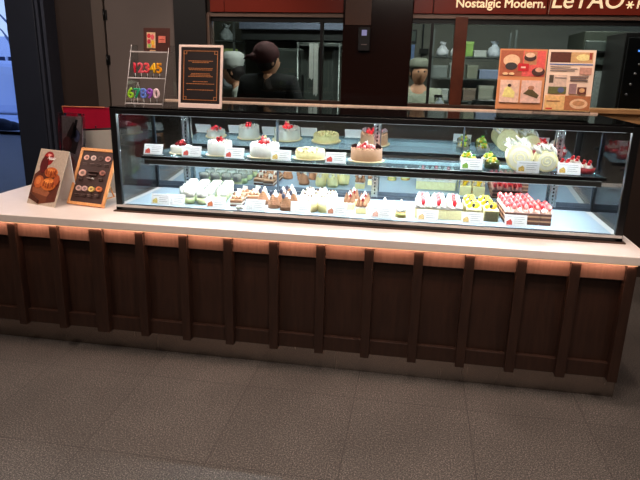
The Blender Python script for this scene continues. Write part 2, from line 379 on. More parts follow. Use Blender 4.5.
boxo('batten', (-.76, -.72, -.023, .030, .122, .7065), DARKWOOD, ct, bevel=.002)
mb = MB(); mb.box(-.83, 2.60, .06, .9, 0, .1195); mb.build('kick_plate', STEEL, ct, bevel=.002)
mb = MB(); mb.box(-.84, 2.57, -.030, -.0235, .7015, .7068); mb.build('led_strip', LED, ct)

# ================================================================= GLASS SHOWCASE
sc_ = thing('glass_showcase', 'long glass cake showcase with black frame and white lit shelves', 'display case', (0, .178, .748))
def cb(name, b, m, bevel=0):
    x0, x1, y0, y1, z0, z1 = b
    return boxo(name, (x0, x1, y0-.178, y1-.178, z0-.748, z1-.748), m, sc_, bevel)
WID = 2.56
cb('base_foot', (-.01, WID+.012, .162, .88, .748, .754), mat('bronze_foot_strip', (92, 70, 60), .35, metal=.5))
cb('base_frame', (0, WID, .178, .873, .754, .772), BLACK)
cb('base_trim', (.004, WID-.004, .174, .182, .772, .784), SILVER)
cb('deck', (.05, WID-.05, .19, .68, .772, .788), WHITE)
cb('deck_edge', (.012, .05, .19, .68, .772, .786), SILVER); cb('deck_edge', (WID-.05, WID-.012, .19, .68, .772, .786), SILVER)
cb('rear_body', (0.01, WID-.01, .72, .873, .772, 1.27), BLACK)
for x0 in (0, WID-.034):
    cb('corner_post', (x0, x0+.034, .178, .206, .754, 1.298), BLACK, .003)
    cb('corner_post', (x0, x0+.034, .845, .873, .754, 1.298), BLACK, .003)
cb('top_panel', (0.0, WID, .178, .873, 1.288, 1.298), BLACKGLOSS, .002)
cb('front_rail', (.034, WID-.034, .178, .206, 1.262, 1.288), BLACK, .002)
cb('rear_edge_trim', (.0, WID, .8735, .881, 1.286, 1.3065), mat('pale_edge_trim', (250, 214, 190), .4))
cb('led_housing', (.04, WID-.04, .208, .252, 1.262, 1.276), SILVER)
cb('led_bar', (.05, WID-.05, .216, .226, 1.258, 1.262), LEDW)
cb('led_bar', (.05, WID-.05, .595, .605, 1.258, 1.288), LEDW)
cb('shelf_lamp', (.18, 2.42, .540, .550, 1.0205, 1.036), LEDW)
for a, b in ((.034, WID-.034),): cb('front_glass', (a, b, .184, .189, .784, 1.262), GLASS)
for x in (.010, WID-.016): cb('end_glass', (x, x+.006, .206, .845, .786, 1.262), ENDGLASS)
cb('end_glass_frame', (.008, .018, .66, .675, .786, 1.26), BLACK); cb('end_glass_frame', (WID-.018, WID-.008, .66, .675, .786, 1.26), BLACK)
# mirrored sliding doors lean slightly towards the customer
th = math.radians(3.4)
for k, (x0, x1, off) in enumerate(((.02, 0.776, 0), (0.764, 1.833, .012), (1.821, WID-.02, 0))):
    d_ = thing('x', None, None); d_.name = 'sliding_door'; d_.parent = sc_; d_.location = (0, .672-.178+off, .80-.748); d_.rotation_euler = (th, 0, 0)
    d_.rotation_euler = (th, 0, 0)
    boxo('mirror_panel', (x0+.008, x1-.008, 0, .004, .03, .46), MIRROR, d_)
    mb = MB(); mb.box(x0, x1, -.002, .012, 0, .03); mb.box(x0, x1, -.002, .012, .46, .475); mb.box(x0, x0+.008, -.002, .012, .03, .46); mb.box(x1-.008, x1, -.002, .012, .03, .46)
    mb.build('door_frame', mat('grey_blue_door_frame', (70, 78, 88), .4, metal=.5), d_)
cb('door_track', (.02, WID-.02, .664, .705, .786, .806), mat('dark_door_track', (52, 58, 68), .4, metal=.4))
for x in (.225, 1.352, 2.325):
    mb = MB(); mb.box(-.018, .018, 0, .008, 0, .45); mb.box(-.018, -.013, -.012, 0, 0, .45); mb.box(.013, .018, -.012, 0, 0, .45)
    for k in range(22):
        mb.box(-.004, .004, -.001, .0, .015+.02*k, .025+.02*k, 1)
    mb.build('slotted_upright', [mat('steel_upright', (200, 206, 210), .25, metal=1), BLACK], sc_, (x, .628-.178, .81-.748))
    mb = MB(); mb.prism([(-.003, -.028), (.003, -.028), (.003, 0), (-.003, 0)], -.33, 0); mb.build('shelf_bracket', mat('steel_upright', (200, 206, 210), .25, metal=1), sc_, (x, .620-.178, 1.026-.748))
cb('shelf_glass', (.145, 2.455, .240, .575, 1.036, 1.044), FROST, .001)
cb('shelf_front_rail', (.140, 2.460, .222, .240, 1.031, 1.0455), mat('dark_steel_rail', (44, 42, 42), .3, metal=.6))
cb('shelf_rear_rail', (.140, 2.460, .575, .586, 1.026, 1.046), BLACK)
cb('shelf_lamp_housing', (.16, 2.44, .212, .262, 1.004, 1.030), mat('grey_lamp_housing', (112, 108, 105), .4, var=.03), .002)
cb('shelf_lamp', (.18, 2.42, .225, .235, 1.0006, 1.004), LEDW)

# ================================================================= PRICE CARDS
GREYPRINT = mat('grey_printing', (150, 140, 142), .7)
def price_card(x, y, z, label, pic, w=.105, h=.058, tilt=18, rz=0):
    r = thing('price_card', label, 'price card', (x, y, z), (0, 0, math.radians(rz)), 'price cards standing in the showcase')
    mt = Matrix.Rotation(math.radians(-tilt), 4, 'X')
    mb = MB(); mb.box(-w/2, w/2, 0, .0022, 0, h, 0, mt); mb.box(-w/2, w/2, 0, .022, 0, .0018, 0); mb.build('card', PAPER, r)
    pm = mat('card_picture_'+'_'.join(map(str, pic)), pic, .6, var=.35, scale=160)
    mb = MB()
    if pic[0]+pic[1]+pic[2] < 720:
        mb.prism([(-w*.42, h*.14), (-w*.16, h*.14), (-w*.16, h*.42), (-w*.24, h*.62), (-w*.34, h*.50), (-w*.42, h*.42)], -.0006, 0)
    else: mb.box(-w*.42, -w*.2, -.0006, 0, h*.15, h*.5)
    bmesh.ops.transform(mb.b, matrix=mt, verts=mb.b.verts[:]); mb.build('picture', pm, r)
    mb = MB()
    for k, (a, b) in enumerate(((-.40, .38), (-.08, .40), (-.08, .28), (-.08, .36))): mb.box(a*w, b*w, -.0005, 0, h*(.80-.17*k), h*(.83-.17*k), 0, mt)
    mb.build('print_lines', GREYPRINT, r)
    return r
RED = (214, 84, 70)
U = 1.0475
for x, y, l, c in ((.185, .262, 'white price card at the far left end of the upper shelf', RED),
                   (.405, .250, 'white price card just right of the fig and berry tart', RED),
                   (.635, .262, 'white price card between the plain white cake and the strawberry topped cake', RED),
                   (.885, .262, 'white price card left of the yellow ring cake', (230, 190, 110)),
                   (1.170, .262, 'white price card left of the brown chocolate cake', RED),
                   (1.845, .266, 'white price card with a green picture before the fruit cakes', (130, 170, 60)),
                   (2.108, .250, 'white price card leaning on the left cream roll', (226, 180, 90)),
                   (2.300, .262, 'white price card before the strawberry cream tarts', (230, 180, 90))):
    price_card(x, y, U, l, c, tilt=22 if x != 2.108 else 10)
L = .7885
for x, y, l, c, rz in ((.235, .212, 'white price card at the far left of the lower deck', (232, 200, 110), 0),
                   (.315, .222, 'white price card touching the leftmost dessert cups', (240, 236, 234), 0),
                   (.545, .215, 'white price card with a brown picture beside the cream cups', (196, 104, 60), 4),
                   (.760, .212, 'white price card beside the blueberry topped brown domes', (240, 232, 226), 0),
                   (1.000, .222, 'white price card before the yellow speckled domes', (244, 240, 236), 0),
                   (1.190, .214, 'white price card with a small brown mark beside the piped slices', (190, 120, 90), 0),
                   (1.420, .210, 'white price card before the left white meringue cake', (240, 170, 150), 0),
                   (1.650, .214, 'white price card before the strawberry sponge fingers', (236, 190, 130), 0),
                   (1.868, .212, 'white price card before the yellow mango squares', (240, 190, 120), 0),
                   (2.075, .210, 'white price card with a red cake picture before chocolate slices', (196, 70, 60), 0)):
    price_card(x, y, L, l, c, rz=rz)

# ================================================================= CAKES
CRM = mat('whipped_cream', (226, 220, 208), .6, var=.03, bump=.3, scale=60, sss=.1)
CRMY = mat('pale_yellow_cream', (250, 230, 168), .6, var=.06, bump=.4, scale=70, sss=.1)
GREENY = mat('yellow_green_cream', (226, 228, 130), .6, var=.06, bump=.4, scale=70, sss=.1)
SPONGE = mat('sponge_cake', (236, 202, 128), .8, var=.14, bump=.6, scale=160)
SPONGEY = mat('yellow_sponge', (252, 234, 178), .8, var=.12, bump=.6, scale=160)
CHOC = mat('chocolate_sponge', (84, 48, 34), .8, var=.2, bump=.6, scale=160)
COCOA = mat('cocoa_cream', (186, 138, 104), .6, var=.06, bump=.3, scale=60)
MOCHA = mat('mocha_piping', (138, 90, 58), .6, var=.1, bump=.4, scale=80)
STRAW = mat('strawberry_red', (206, 34, 40), .3, var=.2, scale=200, bump=.4)
PINKS = mat('strawberry_cut_pink', (240, 120, 116), .35, var=.25, scale=150)
DRED = mat('dark_cherry', (120, 20, 26), .25, var=.2, scale=150)
BLUEB = mat('blueberry', (34, 34, 58), .5, var=.2, scale=150)
MANGO = mat('mango_cube', (252, 204, 50), .3, var=.1, scale=100)
KIWI = mat('green_grape', (150, 180, 60), .3, var=.3, scale=120)
LEAFM = mat('mint_leaf', (70, 130, 50), .5, var=.2)
BOARD = mat('gold_cake_board', (226, 206, 160), .4, var=.05)
CHOCD = mat('dark_chocolate_plaque', (52, 18, 18), .3, var=.1)
def dollop(mb, c, r, h, mi=0, seg=10):
    mb.lathe([(0, 0), (r, 0), (r*1.02, h*.25), (r*.7, h*.55), (r*.35, h*.85), (0, h)], seg, c, mi, wob=.12, ph=random.random()*6)
def berry(mb, c, r, mi=0, tilt=None):
    mt = Matrix.Translation(c) @ Euler((random.uniform(-.7, .7) if tilt is None else tilt, random.uniform(-.7, .7), random.uniform(0, 6))).to_matrix().to_4x4()
    mb.lathe([(0, -r*.9), (r*.75, -r*.7), (r, -r*.1), (r*.7, r*.7), (0, r*1.3)], 10, (0, 0, 0), mi, mt)
def whole_cake(name, label, x, y, z, r, h, side, ring, fruits, topmat=None, band=None, board=True, lean=None):
    t = thing(name, label, 'cake', (x, y, z))
    if board:
        mb = MB(); mb.lathe([(r*1.16, 0), (r*1.18, .003), (r*1.15, .0045)], 28); mb.build('cake_board', BOARD, t)
    mb = MB(); z0 = .0045
    mb.lathe([(r*.97, z0), (r, z0+.004), (r, z0+h*.9), (r*.96, z0+h), (0, z0+h)], 32, wob=.006); mb.build('cake_body', side, t)
    if band:
        mb = MB(); mb.lathe([(r*1.012, z0), (r*1.012, z0+h*.22)], 32); mb.build('base_band', band, t)
    if ring:
        n, rr, hh, rm = ring
        mb = MB()
        for k in range(n):
            a = 2*PI*k/n; dollop(mb, ((r-rr*1.05)*math.cos(a), (r-rr*1.05)*math.sin(a), z0+h-.001), rr, hh)
        mb.build('piped_border', rm, t)
    for fn, fm, pts in fruits:
        for (px, py, pz, pr) in pts:
            mb = MB()
            if fn in ('blueberry', 'grape'): mb.sphere((px, py, z0+h+pz), pr)
            elif fn == 'cream_swirl': dollop(mb, (px, py, z0+h+pz-.004), pr, pr*1.8)
            elif fn == 'leaf': mb.sphere((px, py, z0+h+pz), pr, sc=(1, .5, .5), seg=8)
            elif fn == 'chocolate_shard':
                mb.prism([(-pr, 0), (pr, .0), (pr*.8, pr*1.5), (-pr*.6, pr*1.7)], -.0015, .0015)
                bmesh.ops.transform(mb.b, matrix=Matrix.Translation((px, py, z0+h+pz-.004)) @ Euler((.5, .5*(1 if px > 0 else -1), 0)).to_matrix().to_4x4(), verts=mb.b.verts[:])
            else: berry(mb, (px, py, z0+h+pz), pr)
            mb.build(fn, fm, t)
    return t
def heap(n, R_, r, z0=.0, layers=2, sx=1):
    pts = []
    for k in range(n):
        if k < n*.65: a = k*2.4; rad = R_*math.sqrt((k+.5)/(n*.65)); pts.append((rad*math.cos(a)*sx, rad*math.sin(a), z0+r*.7, r*random.uniform(.85, 1.1)))
        else: a = k*2.4; rad = R_*.45; pts.append((rad*math.cos(a)*sx, rad*math.sin(a), z0+r*1.9, r*random.uniform(.85, 1.05)))
    return pts
whole_cake('berry_tart', 'small cream tart heaped with dark berries, leftmost cake on upper shelf', .303, .372, U, .058, .036, CRM, None,
    [('cherry', DRED, heap(9, .030, .0105)), ('strawberry', STRAW, heap(4, .018, .009, .008))], band=None)
mb = MB()
whole_cake('white_cake', 'tall plain white cream cake with a low berry heap on top', .522, .372, U, .066, .066, CRM, (16, .009, .012, CRM),
    [('strawberry', STRAW, heap(6, .022, .010)), ('cherry', DRED, heap(4, .016, .009, .006)), ('cream_swirl', CRM, [(-.03, -.01, .004, .009), (.03, -.012, .004, .009)])])
whole_cake('strawberry_cake', 'round white cream cake with a high strawberry pile and ruffled rim', .769, .382, U, .079, .062, CRM, (18, .012, .014, CRM),
    [('strawberry', STRAW, heap(8, .024, .0125)), ('cut_strawberry', PINKS, heap(5, .020, .011, .014)), ('cream_swirl', CRMY, [(.004, 0, .04, .008)])])
whole_cake('yellow_ring_cake', 'low pale yellow cake with piped dots around its rim', 1.016, .398, U, .079, .038, CRMY, (20, .0105, .012, CRMY), [
    ('cream_swirl', CRMY, [(.038*math.cos(a), .038*math.sin(a), .003, .010) for a in (k*PI/4 for k in range(8))])])
whole_cake('chocolate_cake', 'brown chocolate cream cake topped with raspberries and dark shards', 1.314, .418, U, .083, .060, COCOA, (22, .0095, .010, COCOA),
    [('strawberry', STRAW, heap(8, .042, .012)), ('cut_strawberry', PINKS, [(-.038, -.045, .008, .014), (.036, -.045, .008, .014), (-.01, -.055, .006, .010), (.012, -.03, .014, .012)]),
     ('cream_swirl', CRM, [(0, -.01, .012, .014), (-.008, -.035, .006, .009)]), ('chocolate_shard', CHOCD, [(-.056, -.02, .004, .018), (.056, -.02, .004, .018)])])

# fruit cups with grapes (upper shelf, right of centre)
FILM = glass('clear_cake_film', (.95, .96, .95), 1.3, 1, base=.05)
def fruit_cake(x, y, base, lab):
    t = thing('fruit_cake', lab, 'cake', (x, y, U), group='small fruit cakes on the upper shelf')
    mb = MB(); mb.lathe([(.036, 0), (.036, .030), (.034, .032), (0, .032)], 24); mb.build('cake_body', base, t)
    mb = MB(); mb.lathe([(.0375, 0), (.0375, .038)], 24); mb.b.faces.ensure_lookup_table(); mb.build('film_band', FILM, t)
    for k, p in enumerate(heap(12, .028, .0095)):
        mb = MB(); mb.sphere((p[0], p[1], .031+p[2]*.9), p[3]); mb.build('grape' if k % 3 else 'mango_cube', KIWI if k % 2 else MANGO, t)
    mb = MB(); mb.sphere((.006, -.008, .062), .010, sc=(1, .5, .6)); mb.build('leaf', LEAFM, t)
    for a in (.5, 2.6): 
        mb = MB(); dollop(mb, (.020*math.cos(a), .020*math.sin(a), .032), .010, .022); mb.build('cream_swirl', CRM, t)
fruit_cake(1.850, .345, CRM, 'small pale cake with green fruit on top behind the green price card')
fruit_cake(1.952, .360, mat('green_tea_sponge', (92, 96, 48), .8, var=.2, bump=.5, scale=150), 'small dark green cake heaped with yellow green fruit, next to cream rolls')
fruit_cake(1.838, .500, CRM, 'pale cake with green fruit in the second row, on the left')
fruit_cake(1.950, .510, CRM, 'pale cake with green fruit in the second row, on the right')

# cream rolls
def cream_roll(x, y, lab, r=.054, ln=.16, seed=1):
    rnd = random.Random(seed)
    t = thing('roll_cake', lab, 'cake', (x, y, U), (0, 0, math.radians(-6)), group='cream rolls on the upper shelf')
    rot = Matrix.Translation((0, ln, r)) @ Matrix.Rotation(PI/2, 4, 'X')
    mb = MB(); mb.lathe([(r*.99, 0), (r, .004), (r, ln-.004), (r*.97, ln)], 32, mtx=rot); mb.build('sponge_roll', SPONGEY, t)
    mb = MB(); mb.lathe([(r*.80, 0), (r*.80, .004)], 28, mtx=Matrix.Translation((0, -.0002, r)) @ Matrix.Rotation(PI/2, 4, 'X')); mb.build('cream_face', mat('roll_cream_face', (242, 234, 210), .6, var=.04), t)
    mb = MB()
    pts = [(r*.62*(1-k/34)*math.cos(k*.42), -.0055, r+r*.62*(1-k/34)*math.sin(k*.42)) for k in range(30)]
    mb.tube(pts, .0028, 6); mb.build('spiral', SPONGEY, t)
    mb = MB()
    for k in range(26):
        a = rnd.uniform(-.9, .9); yy = rnd.uniform(.005, ln-.01)
        c = Vector((r*math.sin(a), yy, r+r*math.cos(a)))
        dr = Vector((math.sin(a)*.6+rnd.uniform(-.8, .3), rnd.uniform(-.5, .2), 1.0)).normalized()
        ll = rnd.uniform(.022, .040)
        mb.tube([c-dr*.006, c+dr*ll*.5+Vector((-.004, 0, 0)), c+dr*ll+Vector((-.014, 0, -.002))], [.009, .0065, .0015], 6)
    mb.build('cream_feathers', CRM, t)
cream_roll(2.072, .300, 'left cream roll topped with feathery white cream on upper shelf', seed=2, r=.064)
cream_roll(2.202, .305, 'right cream roll showing its yellow spiral face on upper shelf', seed=5, r=.052)

# strawberry tarts on the far right of the shelf
def berry_dessert(x, y, lab, r=.040, h=.028, seed=0):
    random.seed(seed)
    t = thing('strawberry_tart', lab, 'tart', (x, y, U), group='strawberry tarts on the upper shelf')
    mb = MB(); mb.lathe([(r*.85, 0), (r, h), (r*.9, h), (0, h*.9)], 24, wob=.02); mb.build('tart_shell', mat('red_jelly_tart', (150, 34, 36), .4, var=.3, scale=120), t)
    for p in heap(7, r*.8, .010): mb = MB(); dollop(mb, (p[0], p[1], h-.003), .014, .026); mb.build('cream_swirl', CRM, t)
    for p in heap(6, r*.75, .009, .006): mb = MB(); berry(mb, (p[0], p[1], h+p[2]+.006), .009); mb.build('strawberry', STRAW, t)
berry_dessert(2.300, .36, 'strawberry cream tart touching the right roll, front row', seed=3)
berry_dessert(2.395, .335, 'strawberry cream tart at the right end of the upper shelf', seed=4)
berry_dessert(2.265, .49, 'strawberry cream tart in the back row behind the right roll', seed=6)
berry_dessert(2.375, .48, 'strawberry cream tart in the back row at the shelf end', seed=8)

# ---- lower deck: dessert cups
CUPG = glass('dessert_cup_glass', (.99, 1, .99), 1.2, .5, base=.02)
proto = thing('dessert_cup', '', 'dessert cup', (.372, .248, L), group='cream dessert cups on the lower deck')
mb = MB(); mb.lathe([(.024, 0), (.027, .004), (.029, .052), (.0275, .052)], 20); mb.build('cup', CUPG, proto)
mb = MB(); mb.lathe([(.0235, .003), (.026, .006), (.0268, .024), (0, .024)], 20); mb.build('green_layer', mat('pistachio_pudding', (240, 246, 190), .5, var=.08, sss=.1), proto)
mb = MB(); mb.lathe([(.0266, .0245), (.0278, .044), (.022, .050), (0, .052)], 20, wob=.02); mb.build('cream_layer', CRM, proto)
k = 0
rown = ['front', 'second', 'third', 'fourth', 'fifth']
coln = ['leftmost', 'second from left', 'third from left', 'fourth from left']
for r in range(5):
    for c in range(4):
        x = .372+.072*c-.012*r+ (.03 if r else 0) - (.072 if r else 0); y = .250+.076*r
        if r == 0 and c > 1: continue
        if r == 0: x = .375+.074*c; 
        lab = 'cream dessert cup, %s in the %s row of cups' % (coln[c], rown[r])
        if k == 0: proto.location = (x, y, L); proto['label'] = lab
        else: dup(proto, (x, y, L), (0, 0, .4*k), lab)
        k += 1
# layered chocolate slices
def layered(name, lab, x, y, w, d, layers, topping, rz=0, group=None):
    t = thing(name, lab, 'cake slice', (x, y, L), (0, 0, math.radians(rz)), group)
    z = 0
    for nm, m, hh in layers:
        mb = MB(); mb.box(-w/2, w/2, 0, d, z, z+hh-.0003); mb.build(nm, m, t, bevel=.0015); z += hh
    topping(t, z, w, d); return t
def top_mille(t, z, w, d):
    mb = MB()
    for k in range(3): dollop(mb, (-w*.3+w*.3*k, d*.3, z), .010, .014)
    mb.build('cream_swirl', MOCHA, t)
    mb = MB(); mb.sphere((w*.15, d*.65, z+.008), .008); mb.build('nut', CHOC, t)
    mb = MB(); mb.box(-.014, .012, d*.45, d*.5, z, z+.026, 0, Matrix.Rotation(.12, 4, 'Y')); mb.build('white_chip', CRM, t)
ly = [('sponge_layer', CHOC, .010), ('cream_layer', CRM, .007), ('sponge_layer', MOCHA, .010), ('cream_layer', COCOA, .006)]
for x, y, l in ((.640, .238, 'layered brown slice in front, right of the brown picture card'), (.618, .335, 'layered brown slice right behind the frontmost brown one'), (.700, .360, 'layered brown slice nearest the blueberry domes, second row'), (.622, .430, 'layered brown slice left of the back one, near the cream cups'), (.690, .455, 'layered brown slice at the back of its group')):
    layered('chocolate_slice', l, x, y, .062, .072, ly, top_mille, 4, 'layered brown slices on the lower deck')
# brown domes with blueberries
def cone_cake(x, y, lab, top, cherry):
    t = thing('mont_blanc', lab, 'cake', (x, y, L), (0, 0, random.uniform(-1, 1)), 'brown piped domes on the lower deck')
    mb = MB()
    pts = []
    for k in range(72):
        a = k*.55; f = k/72; pts.append((.030*(1-f*.72)*math.cos(a), .030*(1-f*.72)*math.sin(a), .0066+.040*f))
    mb.tube(pts, .0058, 6); mb.lathe([(.032, 0), (.030, .010), (.010, .040), (0, .044)], 20); mb.build('piped_cream', MOCHA, t)
    mb = MB(); mb.sphere((-.012, -.010, .050), .0105); mb.build('blueberry' if cherry else 'chocolate_ball', BLUEB if cherry else CHOC, t)
    mb = MB(); dollop(mb, (.008, .004, .040), .012, .026); mb.build('cream_swirl', CRM, t)
for x, y, l in ((.915, .240, 'brown piped dome standing foremost, next to the yellow domes'), (.840, .275, 'brown piped dome, second nearest the front glass'), (.762, .345, 'brown piped dome half hidden by the price card on its left'), (.865, .365, 'brown piped dome in the middle row behind the foremost pair'), (.930, .330, 'brown piped dome nearest the yellow domes, second row'), (.890, .450, 'brown piped dome at the back of its group')):
    cone_cake(x, y, l, None, True)
mb = MB(); mb.sphere((0, 0, .012), .014, sc=(1, 1, .8)); mb.sphere((.018, 0, .014), .013, sc=(1, 1, .9)); 
o = mb.build('cream_puff', CRM, loc=(.672, .205, L)); tag(o, 'tiny white flower shaped cream puff before the brown slices', 'cream puff')
# yellow speckled domes
def ydome(x, y, lab):
    t = thing('lemon_dome', lab, 'cake', (x, y, L), group='pale yellow domes on the lower deck')
    mb = MB(); mb.lathe([(.030, 0), (.033, .012), (.030, .034), (.020, .046), (0, .050)], 20, wob=.03, ph=x*50); mb.build('dome', CRMY, t)
    for k in range(5):
        a = k*1.3+x*9; mb = MB(); dollop(mb, (.016*math.cos(a), .016*math.sin(a), .038), .011, .018); mb.build('cream_swirl', CRMY if k % 2 else CRM, t)
    for k in range(2): mb = MB(); mb.sphere((.01*math.cos(k*2+x*31), -.012+.006*k, .056), .0042); mb.build('chocolate_chip', CHOC, t)
q = [(1.045, .245), (1.115, .250), (1.000, .300), (1.067, .320), (1.130, .325), (.99, .385), (1.065, .395), (1.135, .405), (1.00, .465), (1.075, .47)]
qn = ['front left', 'front right', 'second row left', 'second row middle', 'second row right', 'third row left', 'third row middle', 'third row right', 'back row left', 'back row right']
for (x, y), n in zip(q, qn): ydome(x, y, 'pale yellow speckled dome cake, %s of its group' % n)
# piped brown wedge slices
def wedge(x, y, lab):
    t = thing('piped_slice', lab, 'cake slice', (x, y, L), group='brown piped slices on the lower deck')
    mb = MB(); mb.box(-.027, .027, 0, .06, 0, .020); mb.build('sponge_layer', CRMY, t, bevel=.002)
    mb = MB(); mb.box(-.026, .026, .001, .059, .020, .026); mb.build('cream_layer', CRM, t, bevel=.002)
    mb = MB()
    for i in range(3):
        for j in range(3): dollop(mb, (-.017+.017*i, .010+.018*j, .025), .011, .018+.007*j)
    mb.build('mocha_piping', MOCHA, t)
    mb = MB(); dollop(mb, (0, .045, .046), .010, .018); mb.build('cream_swirl', CRM, t)
    mb = MB(); berry(mb, (.006, .02, .048), .007); mb.build('cherry', DRED, t)
for x, y, l in ((1.310, .245, 'brown piped slice foremost, left of the white meringues'), (1.235, .330, 'brown piped slice behind its price card'), (1.315, .345, 'brown piped slice directly behind the foremost one'), (1.245, .430, 'brown piped slice at the back on the left')): wedge(x, y, l)
# white meringue cakes
def meringue(x, y, lab):
    t = thing('meringue_cake', lab, 'cake', (x, y, L), group='white meringue cakes on the lower deck')
    mb = MB(); mb.lathe([(.027, 0), (.027, .022), (0, .022)], 20); mb.build('sponge_base', SPONGE, t)
    mb = MB(); mb.lathe([(.0285, .010), (.0285, .013)], 20); mb.build('green_band', mat('pistachio_band', (170, 190, 110), .6), t)
    mb = MB()
    for k in range(6): a = k*PI/3; dollop(mb, (.017*math.cos(a), .017*math.sin(a), .021), .012, .020)
    dollop(mb, (0, 0, .03), .015, .032); mb.build('meringue_swirl', CRM, t)
for x, y, l in ((1.430, .262, 'white swirled meringue cake, left of the pair near the glass'), (1.515, .240, 'white swirled meringue cake, right of the pair near the glass')): meringue(x, y, l)
# strawberry sponge fingers
def finger(x, lab):
    t = thing('strawberry_shortcake', lab, 'cake', (x, .235, L), group='strawberry shortcake fingers on the lower deck')
    mb = MB(); mb.box(-.038, .038, 0, .19, 0, .034); mb.build('sponge_block', SPONGEY, t, bevel=.002)
    mb = MB(); mb.box(-.039, .039, -.001, .191, .034, .041); mb.build('cream_layer', CRM, t, bevel=.002)
    mb = MB()
    for j in range(6):
        for sx in (-1, 1): dollop(mb, (sx*.020, .012+.032*j, .040), .017, .028)
    mb.build('cream_swirls', CRM, t)
    for j in range(6):
        mb = MB(); berry(mb, (0, .010+.032*j, .056), .0115, tilt=-.5); mb.build('strawberry', PINKS if j % 2 else STRAW, t)
for x, l in ((1.625, 'leftmost strawberry topped sponge finger'), (1.703, 'middle strawberry topped sponge finger'), (1.781, 'rightmost strawberry topped sponge finger, by the mango squares')): finger(x, l)
# mango squares
def mango(x, y, lab):
    t = thing('mango_square', lab, 'cake', (x, y, L), group='mango squares on the lower deck')
    mb = MB(); mb.box(-.034, .034, 0, .070, 0, .040); mb.build('mousse_block', CRMY, t, bevel=.003)
    mb = MB(); mb.box(-.035, .035, -.001, .0, .002, .036); mb.build('film_band', FILM, t)
    for k in range(7):
        a = k*2.4; rr = .024*math.sqrt((k+.4)/7)
        mb = MB(); mb.box(-.008, .008, -.008, .008, 0, .014, 0, Matrix.Translation((rr*math.cos(a), .034+rr*math.sin(a), .040+.006*(k % 2))) @ Euler((.3*(k % 3), .2, k)).to_matrix().to_4x4()); mb.build('mango_cube', MANGO, t, bevel=.002)
    for a in (.7, 2.9): mb = MB(); dollop(mb, (.02*math.cos(a), .036+.02*math.sin(a), .040), .012, .020); mb.build('cream_swirl', CRM, t)
    mb = MB(); mb.sphere((-.004, .010, .052), .0075); mb.build('blueberry', BLUEB, t)
for x, y, l in ((1.880, .250, 'mango square behind its price card, front row left'), (1.966, .250, 'mango square in the front row, beside the chocolate slices'), (1.875, .335, 'mango square in the second row on the left'), (1.956, .338, 'mango square in the second row on the right'), (1.872, .420, 'mango square in the back row on the left'), (1.950, .424, 'mango square in the back row on the right')): mango(x, y, l)
# strawberry chocolate slices
def top_straw(t, z, w, d):
    mb = MB()
    for i in range(2):
        for j in range(3): dollop(mb, (-w*.25+w*.5*i, d*(.15+.33*j), z), .012, .016)
    mb.build('pink_cream', mat('pink_cream', (244, 196, 180), .6, var=.06, bump=.4, scale=80), t)
    for k in range(6):
        mb = MB(); berry(mb, ((-.014 if k % 2 else .014), d*(.12+.16*k), z+.016), .0105); mb.build('strawberry', STRAW if k % 3 else PINKS, t)
lay2 = [('sponge_layer', CHOC, .010), ('cream_layer', COCOA, .005), ('sponge_layer', CHOC, .010), ('cream_layer', COCOA, .005), ('sponge_layer', CHOC, .008), ('cream_layer', mat('pink_cream', (244, 196, 180), .6, var=.06, bump=.4, scale=80), .003)]
names = {0: 'far left', 1: 'centre left', 2: 'centre right', 3: 'far right'}
for r in range(4):
    for c in range(4 if r < 2 else 3):
        layered('strawberry_chocolate_slice', 'strawberry topped chocolate slice, %s of the %s row' % (names[c], ('front', 'second', 'third', 'back')[r]),
                2.055+.056*c-.002*r, .235+.076*r, .052, .070, lay2, top_straw, 0, 'strawberry chocolate slices on the lower deck')

# ================================================================= SIGNS AND THINGS ON THE SHOWCASE TOP
T = 1.2985
# black framed notice
bn = thing('notice_frame', 'black notice with gold lines in a pale frame on the showcase top', 'sign', (.466, .235, T+.002), (math.radians(-8), 0, math.radians(-3)))
mb = MB(); w, hh = .118, .312
for a in ((-w, -w+.012, 0, .012, 0, hh), (w-.012, w, 0, .012, 0, hh), (-w+.012, w-.012, 0, .012, 0, .024), (-w+.012, w-.012, 0, .012, hh-.012, hh)): mb.box(*a)
mb.build('frame', mat('pale_pink_frame', (250, 222, 210), .35, var=.03), bn, bevel=.002)
mb = MB(); mb.box(-w+.012, w-.012, .003, .009, .024, hh-.012); mb.build('board', mat('black_brown_board', (30, 20, 20), .5), bn)
GOLD = mat('gold_print', (186, 120, 70), .4, var=.1)
mb = MB(); ix, z0, z1 = .092, .040, hh-.028
for a in ((-ix, ix, z0, z0+.003), (-ix, ix, z1-.003, z1), (-ix, -ix+.003, z0, z1), (ix-.003, ix, z0, z1)): mb.box(a[0], a[1], .0012, .0028, a[2], a[3])
for sx in (-1, 1):
    for zz in (z0+.009, z1-.009):
        cx = sx*(ix-.009)
        for a in ((-.009, .009, -.009, -.0065), (-.009, .009, .0065, .009), (-.009, -.0065, -.009, .009), (.0065, .009, -.009, .009)): mb.box(cx+a[0], cx+a[1], .0004, .002, zz+a[2], zz+a[3])
mb.build('gold_border', GOLD, bn)
mb = MB(); random.seed(3)
for zz, wd in ((.232, .066), (.225, .045), (.196, .066), (.189, .062), (.170, .05), (.163, .055), (.156, .066), (.131, .04), (.120, .076), (.090, .072)):
    x = -wd
    while x < wd:
        l_ = random.uniform(.006, .014); mb.box(x, min(wd, x+l_), .0018, .003, zz, zz+.0032); x += l_+.002
mb.build('gold_print', GOLD, bn)

